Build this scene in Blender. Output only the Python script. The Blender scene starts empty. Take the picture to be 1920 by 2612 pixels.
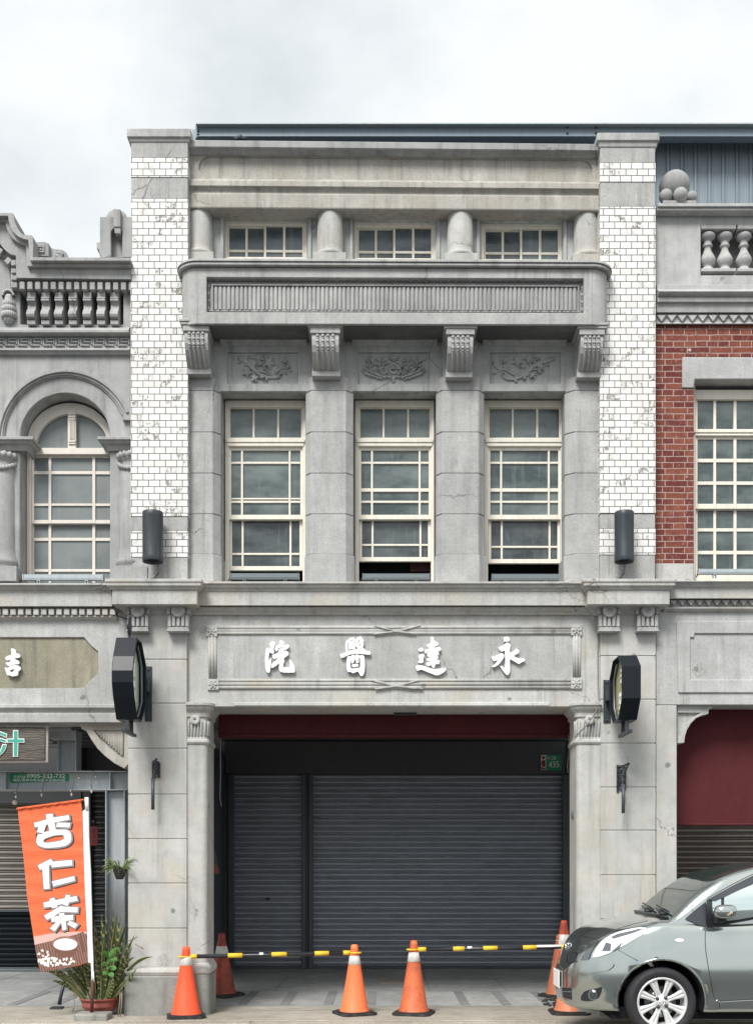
import bpy, bmesh, math, random
from mathutils import Vector, Matrix
from mathutils.geometry import tessellate_polygon, delaunay_2d_cdt
from mathutils.bvhtree import BVHTree
R = math.radians
random.seed(7)
scene = bpy.context.scene
COL = scene.collection

# ------------------------------------------------------------------ survey of the site
# The facade plane is y = 0, x to the right, z up.  The camera stands D metres in front of it.
S, D, VX, HY, EYE = 258.0, 11.0, 980.0, 2200.0, 1.512
F = S * D
def sc(y): return F / (D + y)
def X(px, y=0.0): return (px - VX) / sc(y)
def Z(py, y=0.0): return EYE - (py - HY) / sc(y)
def P(px, py, y=0.0): return Vector((X(px, y), y, Z(py, y)))

# ------------------------------------------------------------------ camera
cam = bpy.data.cameras.new('camera')
cam_o = bpy.data.objects.new('camera', cam); COL.objects.link(cam_o)
cam_o.location = (0, -D, EYE); cam_o.rotation_euler = (R(90), 0, 0)
cam.sensor_fit = 'VERTICAL'; cam.sensor_height = 36.0
cam.lens = F / 2612.0 * 36.0
cam.shift_y = (HY - 1306.0) / 2612.0
cam.shift_x = (960.0 - VX) / 2612.0
cam.clip_start = 0.05; cam.clip_end = 3000
scene.camera = cam_o

# ------------------------------------------------------------------ sky, sun, exposure
scene.view_settings.view_transform = 'Standard'
scene.view_settings.look = 'None'
scene.view_settings.exposure = 0.95
scene.view_settings.gamma = 1.0
SUN_EL, SUN_AZ = R(50), R(-24)          # azimuth measured from the street side (-y) towards the left
world = bpy.data.worlds.new('World'); scene.world = world; world.use_nodes = True
wt = world.node_tree; wt.nodes.clear()
def wn(t, **k):
    n = wt.nodes.new(t)
    for a, b in k.items(): setattr(n, a, b)
    return n
sky = wn('ShaderNodeTexSky', sky_type='NISHITA', sun_disc=False)
sky.sun_elevation = SUN_EL; sky.sun_rotation = R(180) + SUN_AZ
sky.air_density = 1.0; sky.dust_density = 3.0; sky.ozone_density = 1.0
bg1 = wn('ShaderNodeBackground'); bg1.inputs[1].default_value = 0.07
wt.links.new(sky.outputs[0], bg1.inputs[0])
tc = wn('ShaderNodeTexCoord'); mp = wn('ShaderNodeMapping'); mp.inputs['Scale'].default_value = (1.1, 1.1, 2.0)
mp.inputs['Location'].default_value = (1.7, 5.2, 2.3)
wt.links.new(tc.outputs['Generated'], mp.inputs[0])
nz = wn('ShaderNodeTexNoise'); nz.inputs['Scale'].default_value = 2.3; nz.inputs['Detail'].default_value = 8; nz.inputs['Roughness'].default_value = .56
wt.links.new(mp.outputs[0], nz.inputs['Vector'])
rp = wn('ShaderNodeValToRGB')
rp.color_ramp.elements[0].position = .30; rp.color_ramp.elements[0].color = (.37, .405, .425, 1)
rp.color_ramp.elements[1].position = .56; rp.color_ramp.elements[1].color = (.56, .575, .575, 1)
wt.links.new(nz.outputs[0], rp.inputs[0])
bg2 = wn('ShaderNodeBackground'); bg2.inputs[1].default_value = 1.0
wt.links.new(rp.outputs[0], bg2.inputs[0])
mx = wn('ShaderNodeMixShader'); mx.inputs[0].default_value = 0.9      # nine tenths cloud cover
wt.links.new(bg1.outputs[0], mx.inputs[1]); wt.links.new(bg2.outputs[0], mx.inputs[2])
wo = wn('ShaderNodeOutputWorld'); wt.links.new(mx.outputs[0], wo.inputs[0])
sun = bpy.data.lights.new('sun', 'SUN'); sun.energy = 2.3; sun.angle = R(22); sun.color = (1, .97, .93)
sun_o = bpy.data.objects.new('sun', sun); COL.objects.link(sun_o)
sd = Vector((math.sin(SUN_AZ) * math.cos(SUN_EL), -math.cos(SUN_AZ) * math.cos(SUN_EL), math.sin(SUN_EL)))
sun_o.rotation_euler = sd.to_track_quat('Z', 'Y').to_euler()

# ------------------------------------------------------------------ materials
def mat(name, col=(.5, .5, .5), rough=.6, metal=0.0, spec=.5, emit=0):
    m = bpy.data.materials.new(name); m.use_nodes = True
    b = m.node_tree.nodes['Principled BSDF']
    b.inputs['Base Color'].default_value = (*col, 1); b.inputs['Roughness'].default_value = rough
    b.inputs['Metallic'].default_value = metal; b.inputs['Specular IOR Level'].default_value = spec
    return m
class NT:
    """small node helper around one material"""
    def __init__(s, name, rough=.7, metal=0, spec=.5):
        s.m = mat(name, rough=rough, metal=metal, spec=spec); s.t = s.m.node_tree
        s.b = s.t.nodes['Principled BSDF']
        s.co = s.n('ShaderNodeTexCoord').outputs['Object']
    def n(s, t, **k):
        q = s.t.nodes.new(t)
        for a, b in k.items(): setattr(q, a, b)
        return q
    def put(s, sock, v):
        if hasattr(v, 'links') or isinstance(v, bpy.types.NodeSocket): s.t.links.new(v, sock)
        elif isinstance(v, (tuple, list)) and len(v) == 3 and sock.type == 'RGBA': sock.default_value = (*v, 1)
        else: sock.default_value = v
    def map(s, scale=(1, 1, 1), loc=(0, 0, 0)):
        q = s.n('ShaderNodeMapping'); q.inputs['Scale'].default_value = scale; q.inputs['Location'].default_value = loc
        s.put(q.inputs[0], s.co); return q.outputs[0]
    def noise(s, scale, detail=4, rough=.55, vec=None, dist=0):
        q = s.n('ShaderNodeTexNoise'); q.inputs['Scale'].default_value = scale; q.inputs['Detail'].default_value = detail
        q.inputs['Roughness'].default_value = rough; q.inputs['Distortion'].default_value = dist
        s.put(q.inputs['Vector'], vec if vec is not None else s.co); return q.outputs[0]
    def ramp(s, v, a, b, c0=(0, 0, 0), c1=(1, 1, 1)):
        q = s.n('ShaderNodeValToRGB'); e = q.color_ramp.elements
        e[0].position = a; e[0].color = (*c0, 1); e[1].position = b; e[1].color = (*c1, 1)
        s.put(q.inputs[0], v); return q.outputs[0]
    def mix(s, f, a, b, mode='MIX'):
        q = s.n('ShaderNodeMix', data_type='RGBA', blend_type=mode)
        s.put(q.inputs[0], f); s.put(q.inputs[6], a); s.put(q.inputs[7], b); return q.outputs[2]
    def math(s, op, a, b=0.0):
        q = s.n('ShaderNodeMath', operation=op); s.put(q.inputs[0], a); s.put(q.inputs[1], b); return q.outputs[0]
    def sep(s, v=None):
        q = s.n('ShaderNodeSeparateXYZ'); s.put(q.inputs[0], v if v is not None else s.co); return q.outputs
    def comb(s, x, y, z):
        q = s.n('ShaderNodeCombineXYZ'); s.put(q.inputs[0], x); s.put(q.inputs[1], y); s.put(q.inputs[2], z); return q.outputs[0]
    def vor(s, scale, feat='F1', vec=None, out=0, rnd=1.0):
        q = s.n('ShaderNodeTexVoronoi', feature=feat); q.inputs['Scale'].default_value = scale; q.inputs['Randomness'].default_value = rnd
        s.put(q.inputs['Vector'], vec if vec is not None else s.co); return q.outputs[out]
    def bump(s, h, dist=.01, strength=1.0):
        q = s.n('ShaderNodeBump'); q.inputs['Distance'].default_value = dist; q.inputs['Strength'].default_value = strength
        s.put(q.inputs['Height'], h); s.t.links.new(q.outputs[0], s.b.inputs['Normal'])
    def col(s, v): s.put(s.b.inputs['Base Color'], v); return s
    def rough(s, v): s.put(s.b.inputs['Roughness'], v); return s

def concrete(name, c0, c1, stain=.5, spots=.5, fine=.065, seed=0.0, warm=None):
    k = NT(name, rough=.9, spec=.25)
    v = k.map(loc=(seed, seed * .7, seed * 1.3))
    big = k.noise(1.1, 5, .6, v); mid = k.noise(7, 5, .65, v); fn = k.noise(150, 2, .6, v)
    base = k.mix(k.ramp(big, .32, .68), c0, c1)
    base = k.mix(k.math('MULTIPLY', k.ramp(mid, .40, .70), .45), base, tuple(c * .74 for c in c0))
    if warm: base = k.mix(k.math('MULTIPLY', k.ramp(k.noise(2.3, 4, .6, k.map((1, 1, 1), (9 + seed, 3, 1))), .48, .70), .8), base, warm)
    st = k.noise(1.0, 6, .62, k.map((9, 9, .8), (seed, 2, 5)))
    base = k.mix(k.math('MULTIPLY', k.ramp(st, .52, .76), stain), base, (.10, .105, .10))
    lt = k.noise(1.0, 5, .6, k.map((5, 5, 1.4), (seed + 4, 8, 5)))
    base = k.mix(k.math('MULTIPLY', k.ramp(lt, .58, .8), .45), base, tuple(min(.66, c * 1.45) for c in c1))
    vd = k.vor(2.6, vec=k.mix(.06, v, k.noise(9, 3, .6, v), 'ADD'))
    base = k.mix(k.math('MULTIPLY', k.ramp(vd, .045, .085, (1, 1, 1), (0, 0, 0)), spots), base, (.13, .13, .12))
    pd = k.vor(1.15, vec=k.mix(.10, v, k.noise(14, 4, .7, v), 'ADD')); pr_ = k.noise(45, 4, .7, v)
    ring = k.math('MULTIPLY', k.ramp(pd, .075, .095, (1, 1, 1), (0, 0, 0)), k.ramp(pr_, .40, .58))
    base = k.mix(k.math('MULTIPLY', ring, spots * .75), base, (.20, .195, .17))
    dr = k.math('MULTIPLY', k.ramp(k.noise(1.0, 7, .7, k.map((16, 16, .55), (seed + 7, 1, 5))), .53, .68), k.ramp(k.noise(.7, 3, .6, k.map((1, 1, 1.4), (seed + 2, 6, 1))), .42, .62))
    base = k.mix(k.math('MULTIPLY', dr, min(.85, stain * 1.3)), base, (.12, .122, .115))
    base = k.mix(fine * 3.2, base, k.ramp(fn, .3, .7), 'OVERLAY')
    # hairline cracks
    cr = k.vor(.8, 'DISTANCE_TO_EDGE', k.mix(.35, v, k.noise(2.5, 5, .65, v), 'ADD'))
    crm = k.math('MULTIPLY', k.ramp(cr, .0015, .0045, (1, 1, 1), (0, 0, 0)), k.ramp(k.noise(.9, 2, .5, k.map(loc=(1, 5, seed))), .56, .62))
    base = k.mix(k.math('MULTIPLY', crm, .75), base, (.09, .09, .085))
    k.col(base)
    h = k.math('ADD', k.math('MULTIPLY', fn, .22), k.math('ADD', k.math('MULTIPLY', mid, .6), k.math('MULTIPLY', crm, -.5)))
    k.bump(h, .006, .8)
    return k.m

M = {}
M['conc'] = concrete('weathered_concrete', (.31, .317, .313), (.42, .423, .415), .55, .5, seed=0)
M['conc_light'] = concrete('pale_cement_render', (.41, .415, .40), (.53, .53, .515), .35, .75, seed=3, warm=(.46, .43, .37))
M['conc_band'] = concrete('cornice_cement', (.40, .405, .395), (.50, .50, .485), .42, .6, seed=5, warm=(.45, .42, .36))
M['conc_warm'] = concrete('sandy_cement_render', (.36, .345, .315), (.455, .44, .405), .4, .25, seed=6, warm=(.36, .33, .28))
M['conc_mid'] = concrete('grey_cement_block', (.36, .365, .36), (.465, .468, .458), .4, .35, seed=8)
M['conc_dark'] = concrete('stained_cement_panel', (.355, .372, .366), (.48, .492, .48), .7, .4, seed=9)
M['conc_left'] = concrete('old_grey_stucco', (.32, .327, .325), (.42, .424, .416), .45, .5, seed=12)
M['conc_plinth'] = concrete('mossy_cement_plinth', (.22, .23, .215), (.32, .33, .31), .7, .8, seed=14)
M['conc_right'] = concrete('pale_stucco', (.38, .385, .38), (.50, .505, .50), .3, .7, seed=17)
M['grime_shade'] = concrete('sooty_shaded_soffit', (.085, .09, .092), (.17, .178, .175), .6, .2, seed=31)  # part grime, part balcony shade put into the dark colour
M['olive'] = concrete('olive_stained_plaster', (.24, .225, .17), (.33, .31, .235), .8, .9, seed=20)
M['blockstone'] = concrete('lichened_concrete', (.22, .22, .20), (.42, .41, .38), .9, 1.0, seed=22)
M['floor'] = concrete('arcade_floor_cement', (.23, .24, .235), (.37, .375, .365), .25, .9, seed=24)
M['inlay'] = concrete('dark_slate_inlay', (.17, .18, .18), (.23, .24, .24), .3, .4, seed=25)

def tiles():
    k = NT('white_glazed_tile', rough=.35)
    o = k.sep()
    vec = k.comb(k.math('ADD', o[0], k.math('MULTIPLY', o[1], 1.0)), o[2], 0.0)
    q = k.n('ShaderNodeTexBrick', offset=.5, offset_frequency=2, squash=1, squash_frequency=2)
    k.put(q.inputs['Vector'], vec)
    q.inputs['Scale'].default_value = 1; q.inputs['Brick Width'].default_value = .1103; q.inputs['Row Height'].default_value = .0651
    q.inputs['Mortar Size'].default_value = .0034; q.inputs['Mortar Smooth'].default_value = .08; q.inputs['Bias'].default_value = 0
    q.inputs['Color1'].default_value = (.80, .80, .79, 1); q.inputs['Color2'].default_value = (.71, .705, .69, 1); q.inputs['Mortar'].default_value = (.055, .055, .05, 1)
    c = q.outputs[0]
    # each tile has its own chance of being chipped
    ro = k.math('FLOOR', k.math('DIVIDE', o[2], .0651))
    par = k.math('MULTIPLY', k.math('MODULO', k.math('ABSOLUTE', ro), 2.0), .5)
    cx = k.math('FLOOR', k.math('ADD', k.math('DIVIDE', k.math('ADD', o[0], o[1]), .1103), par))
    wn_ = k.n('ShaderNodeTexWhiteNoise', noise_dimensions='2D'); k.put(wn_.inputs['Vector'], k.comb(cx, ro, 0.0))
    c = k.mix(k.math('MULTIPLY', wn_.outputs[0], .16), c, (.44, .43, .40))
    pick = k.ramp(wn_.outputs[0], .68, .95)
    chip = k.math('MULTIPLY', k.ramp(k.noise(24, 6, .75), .53, .58), pick)
    big = k.math('MULTIPLY', k.ramp(k.noise(3.2, 5, .6), .67, .76), k.ramp(k.noise(34, 5, .75), .51, .56))
    allc = k.math('MAXIMUM', chip, k.math('MULTIPLY', big, k.ramp(wn_.outputs[0], .15, .7)))
    dirt = k.mix(k.noise(60, 3, .6), (.13, .125, .10), (.40, .38, .32))
    c = k.mix(k.math('MULTIPLY', allc, .9), c, dirt)
    c = k.mix(k.math('MULTIPLY', k.ramp(k.noise(1.5, 5, .6, k.map((3, 3, .8))), .5, .8), .25), c, (.62, .60, .53))
    k.col(c)
    k.rough(k.ramp(allc, 0, 1, (.22, .22, .22), (.8, .8, .8)))
    k.bump(k.math('SUBTRACT', k.math('SUBTRACT', 1.0, q.outputs[1]), k.math('MULTIPLY', allc, .8)), .006, .9)
    return k.m
M['tile'] = tiles()

def bricks():
    k = NT('red_brick', rough=.85, spec=.25)
    o = k.sep()
    wob = k.noise(6, 3)
    vec = k.comb(k.math('ADD', k.math('ADD', o[0], o[1]), k.math('MULTIPLY', wob, .012)), k.math('ADD', o[2], k.math('MULTIPLY', wob, .01)), 0.0)
    q = k.n('ShaderNodeTexBrick', offset=.25, offset_frequency=2, squash=.5, squash_frequency=2)
    k.put(q.inputs['Vector'], vec)
    q.inputs['Scale'].default_value = 1; q.inputs['Brick Width'].default_value = .222; q.inputs['Row Height'].default_value = .0605
    q.inputs['Mortar Size'].default_value = .0055; q.inputs['Mortar Smooth'].default_value = .25; q.inputs['Bias'].default_value = -.1
    q.inputs['Color1'].default_value = (.130, .031, .027, 1); q.inputs['Color2'].default_value = (.245, .082, .050, 1); q.inputs['Mortar'].default_value = (.42, .31, .28, 1)
    c = q.outputs[0]
    c = k.mix(k.math('MULTIPLY', k.ramp(k.noise(14, 5, .7), .45, .7), .55), c, (.11, .028, .028))
    c = k.mix(k.math('MULTIPLY', k.ramp(k.noise(40, 4, .7), .55, .7), .45), c, (.45, .26, .20))
    c = k.mix(k.math('MULTIPLY', k.ramp(k.vor(4.0), .05, .08, (1, 1, 1), (0, 0, 0)), .8), c, (.60, .52, .48))
    k.col(c)
    k.bump(k.math('ADD', k.math('SUBTRACT', 1.0, q.outputs[1]), k.math('MULTIPLY', k.noise(60, 4, .6), .5)), .006, 1)
    return k.m
M['brick'] = bricks()

def painted(name, c, rough=.5, dirt=.25, dc=(.12, .11, .10), metal=0, spec=.5, sx=(6, 6, 1), seed=0):
    k = NT(name, rough=rough, metal=metal, spec=spec)
    a = k.noise(3, 5, .6, k.map(sx, (seed, seed, seed))); b = k.noise(25, 4, .65)
    v = k.mix(k.math('MULTIPLY', k.ramp(a, .45, .75), dirt), c, dc)
    v = k.mix(k.math('MULTIPLY', k.ramp(b, .55, .75), dirt * .6), v, dc)
    k.col(v); k.rough(k.ramp(b, .2, .8, (rough * .8,) * 3, (min(1, rough * 1.25),) * 3)); k.bump(b, .0015, .4)
    return k.m
M['cream'] = painted('cream_window_paint', (.76, .725, .64), .5, .28, (.40, .34, .25), seed=1)
M['cream2'] = painted('pale_beige_window_paint', (.66, .62, .56), .5, .22, (.36, .31, .25), seed=2)
M['white_metal'] = painted('white_enamel_letters', (.86, .86, .86), .4, .05)
M['black_metal'] = painted('blue_black_metal', (.028, .034, .042), .42, .35, (.10, .11, .12), seed=3)
M['black_gloss'] = mat('black_gloss_lacquer', (.010, .014, .019), .34, spec=.22)
M['steel'] = painted('blue_grey_steel', (.38, .425, .45), .45, .3, (.13, .15, .17), seed=5)
M['alu'] = painted('grey_aluminium_lamp', (.17, .20, .21), .35, .2, (.15, .17, .18), metal=.3, seed=6)
M['roof'] = painted('blue_grey_roof_steel', (.19, .24, .285), .4, .25, (.07, .09, .11), seed=7)
M['siding'] = painted('blue_grey_siding', (.225, .275, .315), .42, .25, (.12, .16, .20), seed=8, sx=(8, 8, .6))
M['lip'] = painted('pale_roof_flashing', (.36, .42, .44), .5, .2, seed=9)
M['shutter'] = painted('charcoal_shutter', (.33, .355, .41), .38, .3, (.06, .068, .08), metal=.2, seed=10, sx=(.8, 4, 4))
M['shutter_frame'] = painted('slate_shutter_guide', (.055, .065, .080), .42, .25, (.03, .035, .045), seed=11)
M['fascia'] = painted('dark_grey_fascia_board', (.052, .055, .058), .6, .3, (.03, .03, .035), seed=12)
M['shutter_brown'] = painted('brown_shutter', (.135, .112, .098), .45, .3, (.05, .04, .035), seed=13, sx=(.8, 4, 4))
M['shutter_beige'] = painted('beige_grey_shutter', (.27, .245, .215), .5, .3, (.10, .09, .08), seed=14, sx=(.8, 4, 4))
M['maroon'] = painted('maroon_canvas', (.085, .020, .023), .85, .3, (.05, .012, .014), spec=.15, seed=15, sx=(3, 3, 1))
M['dark'] = mat('dark_interior', (.012, .013, .016), .9, spec=.1)
M['ceiling'] = painted('arcade_ceiling_paint', (.34, .34, .33), .9, .4, (.12, .12, .12), seed=16)
M['arcwall'] = painted('arcade_wall_cement', (.20, .205, .20), .9, .35, (.10, .10, .10), seed=17)
M['rubber'] = painted('black_rubber', (.018, .018, .019), .7, .5, (.09, .085, .075), seed=18)
M['yellow'] = painted('yellow_plastic', (.78, .50, .03), .45, .25, (.30, .18, .03), seed=19, sx=(9, 9, 9))
M['blackp'] = painted('black_plastic_bar', (.014, .016, .022), .35, .2, (.06, .06, .06), seed=20)
M['green_sign'] = painted('green_sign_enamel', (.012, .21, .115), .4, .2, (.01, .10, .06), seed=21)
M['sticker'] = painted('green_sticker', (.008, .25, .125), .55, .3, (.01, .12, .07), seed=22)
M['teal'] = painted('teal_letter_paint', (.05, .36, .27), .5, .15, (.03, .22, .17), seed=23)
M['red'] = painted('dull_red_paper', (.20, .02, .02), .7, .4, (.08, .01, .01), seed=24)
M['terracotta'] = painted('terracotta_plastic', (.26, .062, .042), .5, .35, (.13, .04, .03), seed=25)
M['pole_red'] = painted('rust_red_pole', (.07, .022, .022), .6, .4, (.03, .015, .015), seed=26)
M['soil'] = painted('potting_soil', (.05, .042, .033), .95, .6, (.10, .09, .07), seed=27)
M['white_cloth'] = painted('white_flag_sleeve', (.83, .82, .86), .75, .18, (.60, .58, .66), seed=28)
M['bulb'] = painted('cream_globe_bulb', (.70, .64, .52), .25, .1)
M['wire'] = mat('grey_cable', (.22, .22, .22), .6)
M['darkwire'] = mat('black_cable', (.02, .02, .02), .6)
M['reflect'] = painted('white_reflective_band', (.62, .61, .59), .35, .65, (.33, .27, .22), seed=30, sx=(9, 9, 5))
M['white_plain'] = mat('white_print', (.85, .85, .85), .6)
M['grey_print'] = mat('grey_print', (.24, .225, .225), .6)
M['maroon_print'] = mat('dark_maroon_print', (.055, .022, .028), .6)

def glass(name, c0, c1, rough=.12, scale=1.6, seed=0):
    k = NT(name, rough=rough, spec=.7)
    a = k.noise(scale, 4, .6, k.map((1, 1, 2.2), (seed, seed, seed))); b = k.noise(1, 4, .6, k.map((22, 22, 2.5)))
    v = k.mix(k.ramp(a, .38, .64), c0, c1)
    v = k.mix(k.math('MULTIPLY', k.ramp(b, .56, .8), .45), v, (.20, .235, .23))
    k.col(v); k.rough(k.ramp(a, .3, .7, (rough,) * 3, (rough * 2.2,) * 3)); k.bump(a, .012, .25)
    return k.m
M['glass'] = glass('grey_green_window_glass', (.040, .060, .063), (.150, .188, .184))
M['glass_dark'] = glass('dark_window_glass', (.014, .020, .026), (.085, .108, .110), seed=4)
M['glass_hi'] = glass('frieze_window_glass', (.030, .046, .056), (.125, .155, .168), seed=8)
M['glass_frost'] = glass('frosted_window_glass', (.115, .138, .142), (.165, .188, .186), .3, seed=11)

def wood():
    k = NT('weathered_wood_board', rough=.8)
    w = k.noise(2.2, 6, .62, k.map((.9, 1, 6)), 1.8)
    q = k.n('ShaderNodeTexWave', wave_type='BANDS', bands_direction='Z'); k.put(q.inputs['Vector'], k.map((1, 1, 1)))
    q.inputs['Scale'].default_value = 14; q.inputs['Distortion'].default_value = 9; q.inputs['Detail'].default_value = 4; q.inputs['Detail Scale'].default_value = .8
    v = k.mix(k.ramp(w, .3, .7), (.045, .038, .032), (.20, .178, .155)); v = k.mix(k.math('MULTIPLY', q.outputs[1], .55), v, (.06, .05, .042))
    k.col(v); k.bump(q.outputs[1], .004, .6); return k.m
M['wood'] = wood()

def cone_mat(name, c, dirt, dc, seed):
    k = NT(name, rough=.5)
    v = k.map((1, 1, 1), (seed, seed * 2, seed))
    a = k.noise(5, 6, .7, v); b = k.noise(30, 5, .75, v); s = k.noise(4, 5, .7, k.map((5, 5, 1), (seed, 1, 1)))
    col = k.mix(k.math('MULTIPLY', k.ramp(a, .4, .7), dirt), c, dc)
    col = k.mix(k.math('MULTIPLY', k.ramp(b, .60, .66), dirt), col, (.06, .045, .04))
    col = k.mix(k.math('MULTIPLY', k.ramp(s, .55, .75), dirt * .8), col, tuple(x * .5 for x in dc))
    k.col(col); k.rough(k.ramp(a, .3, .7, (.35,) * 3, (.75,) * 3)); k.bump(b, .002, .5); return k.m

def snake():
    k = NT('snake_plant_leaf', rough=.4)
    u = k.n('ShaderNodeUVMap').outputs[0]; o = k.sep(u)
    band = k.noise(1.0, 4, .75, k.comb(k.math('MULTIPLY', o[0], 5.0), k.math('MULTIPLY', o[1], 64.0), k.math('MULTIPLY', k.sep()[0], 9.0)), 1.2)
    g = k.mix(k.ramp(band, .40, .66), (.022, .05, .022), (.095, .135, .06))
    e = k.math('ABSOLUTE', k.math('SUBTRACT', o[0], .5))
    g = k.mix(k.ramp(e, .33, .40), g, (.33, .31, .11))
    g = k.mix(k.math('MULTIPLY', k.ramp(k.noise(9, 3, .6), .6, .7), .45), g, (.30, .21, .10))
    k.col(g); return k.m
M['snake'] = snake()
def leafm(name, a, b):
    k = NT(name, rough=.5); k.col(k.mix(k.ramp(k.noise(12, 3, .6), .35, .65), a, b)); return k.m
M['leaf'] = leafm('bright_green_leaf', (.05, .14, .035), (.10, .25, .06))
M['spider'] = leafm('spider_plant_leaf', (.06, .10, .03), (.26, .31, .14))
M['twig'] = leafm('dry_twig', (.16, .13, .09), (.27, .22, .16))

def ground_mat(name, c0, c1, agg=.5, seed=0):
    k = NT(name, rough=.9, spec=.25)
    v = k.map(loc=(seed, seed, 0))
    big = k.noise(.8, 6, .6, v); ag = k.noise(130, 3, .7, v); md = k.noise(6, 5, .65, v)
    c = k.mix(k.ramp(big, .35, .65), c0, c1)
    c = k.mix(k.math('MULTIPLY', k.ramp(md, .45, .7), .4), c, tuple(x * .62 for x in c0))
    c = k.mix(agg, c, k.ramp(ag, .3, .72), 'OVERLAY')
    sp = k.vor(70, vec=v); c = k.mix(k.math('MULTIPLY', k.ramp(sp, .12, .2, (1, 1, 1), (0, 0, 0)), agg * .8), c, (.12, .105, .09))
    k.col(c); k.bump(k.math('ADD', ag, md), .004, .6); return k.m
M['road'] = ground_mat('worn_tan_road_surface', (.30, .265, .215), (.40, .36, .30), .55, 1)
M['asphalt'] = ground_mat('dark_asphalt', (.050, .050, .052), (.075, .075, .076), .5, 3)
M['apron'] = ground_mat('washed_aggregate_paving', (.28, .255, .215), (.42, .39, .335), .6, 5)

def flag_mat():
    k = NT('orange_flag_cloth', rough=.8, spec=.2)
    f = k.noise(1.4, 4, .6, k.map((1.5, 1, 7)), .8)
    w = k.n('ShaderNodeTexWave', wave_type='BANDS', bands_direction='Z'); k.put(w.inputs['Vector'], k.map((.15, 1, 1)))
    w.inputs['Scale'].default_value = 2.1; w.inputs['Distortion'].default_value = 3; w.inputs['Detail'].default_value = 2
    k.col(k.mix(k.math('MULTIPLY', k.ramp(f, .4, .7), .3), (.74, .150, .062), (.86, .235, .115)))
    k.bump(k.math('ADD', k.math('MULTIPLY', f, .7), k.math('MULTIPLY', w.outputs[1], .3)), .03, .5); return k.m
M['flag'] = flag_mat()
def mat_print():
    k = NT('printed_bamboo_mat', rough=.8, spec=.2)
    q = k.n('ShaderNodeTexWave', wave_type='BANDS', bands_direction='DIAGONAL'); k.put(q.inputs['Vector'], k.map((1, 0, .25)))
    q.inputs['Scale'].default_value = 26; q.inputs['Distortion'].default_value = 2.5; q.inputs['Detail'].default_value = 3
    k.col(k.mix(q.outputs[1], (.115, .052, .042), (.30, .175, .145))); return k.m
M['matprint'] = mat_print()
M['bowl'] = mat('printed_bowl_brown', (.16, .075, .055), .7)
M['bowl_rim'] = mat('printed_bowl_rim', (.34, .17, .13), .7)
M['pinkprint'] = mat('printed_pale_pink', (.62, .40, .36), .8)
M['almond'] = mat('printed_almond_cream', (.84, .78, .72), .8)

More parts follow.
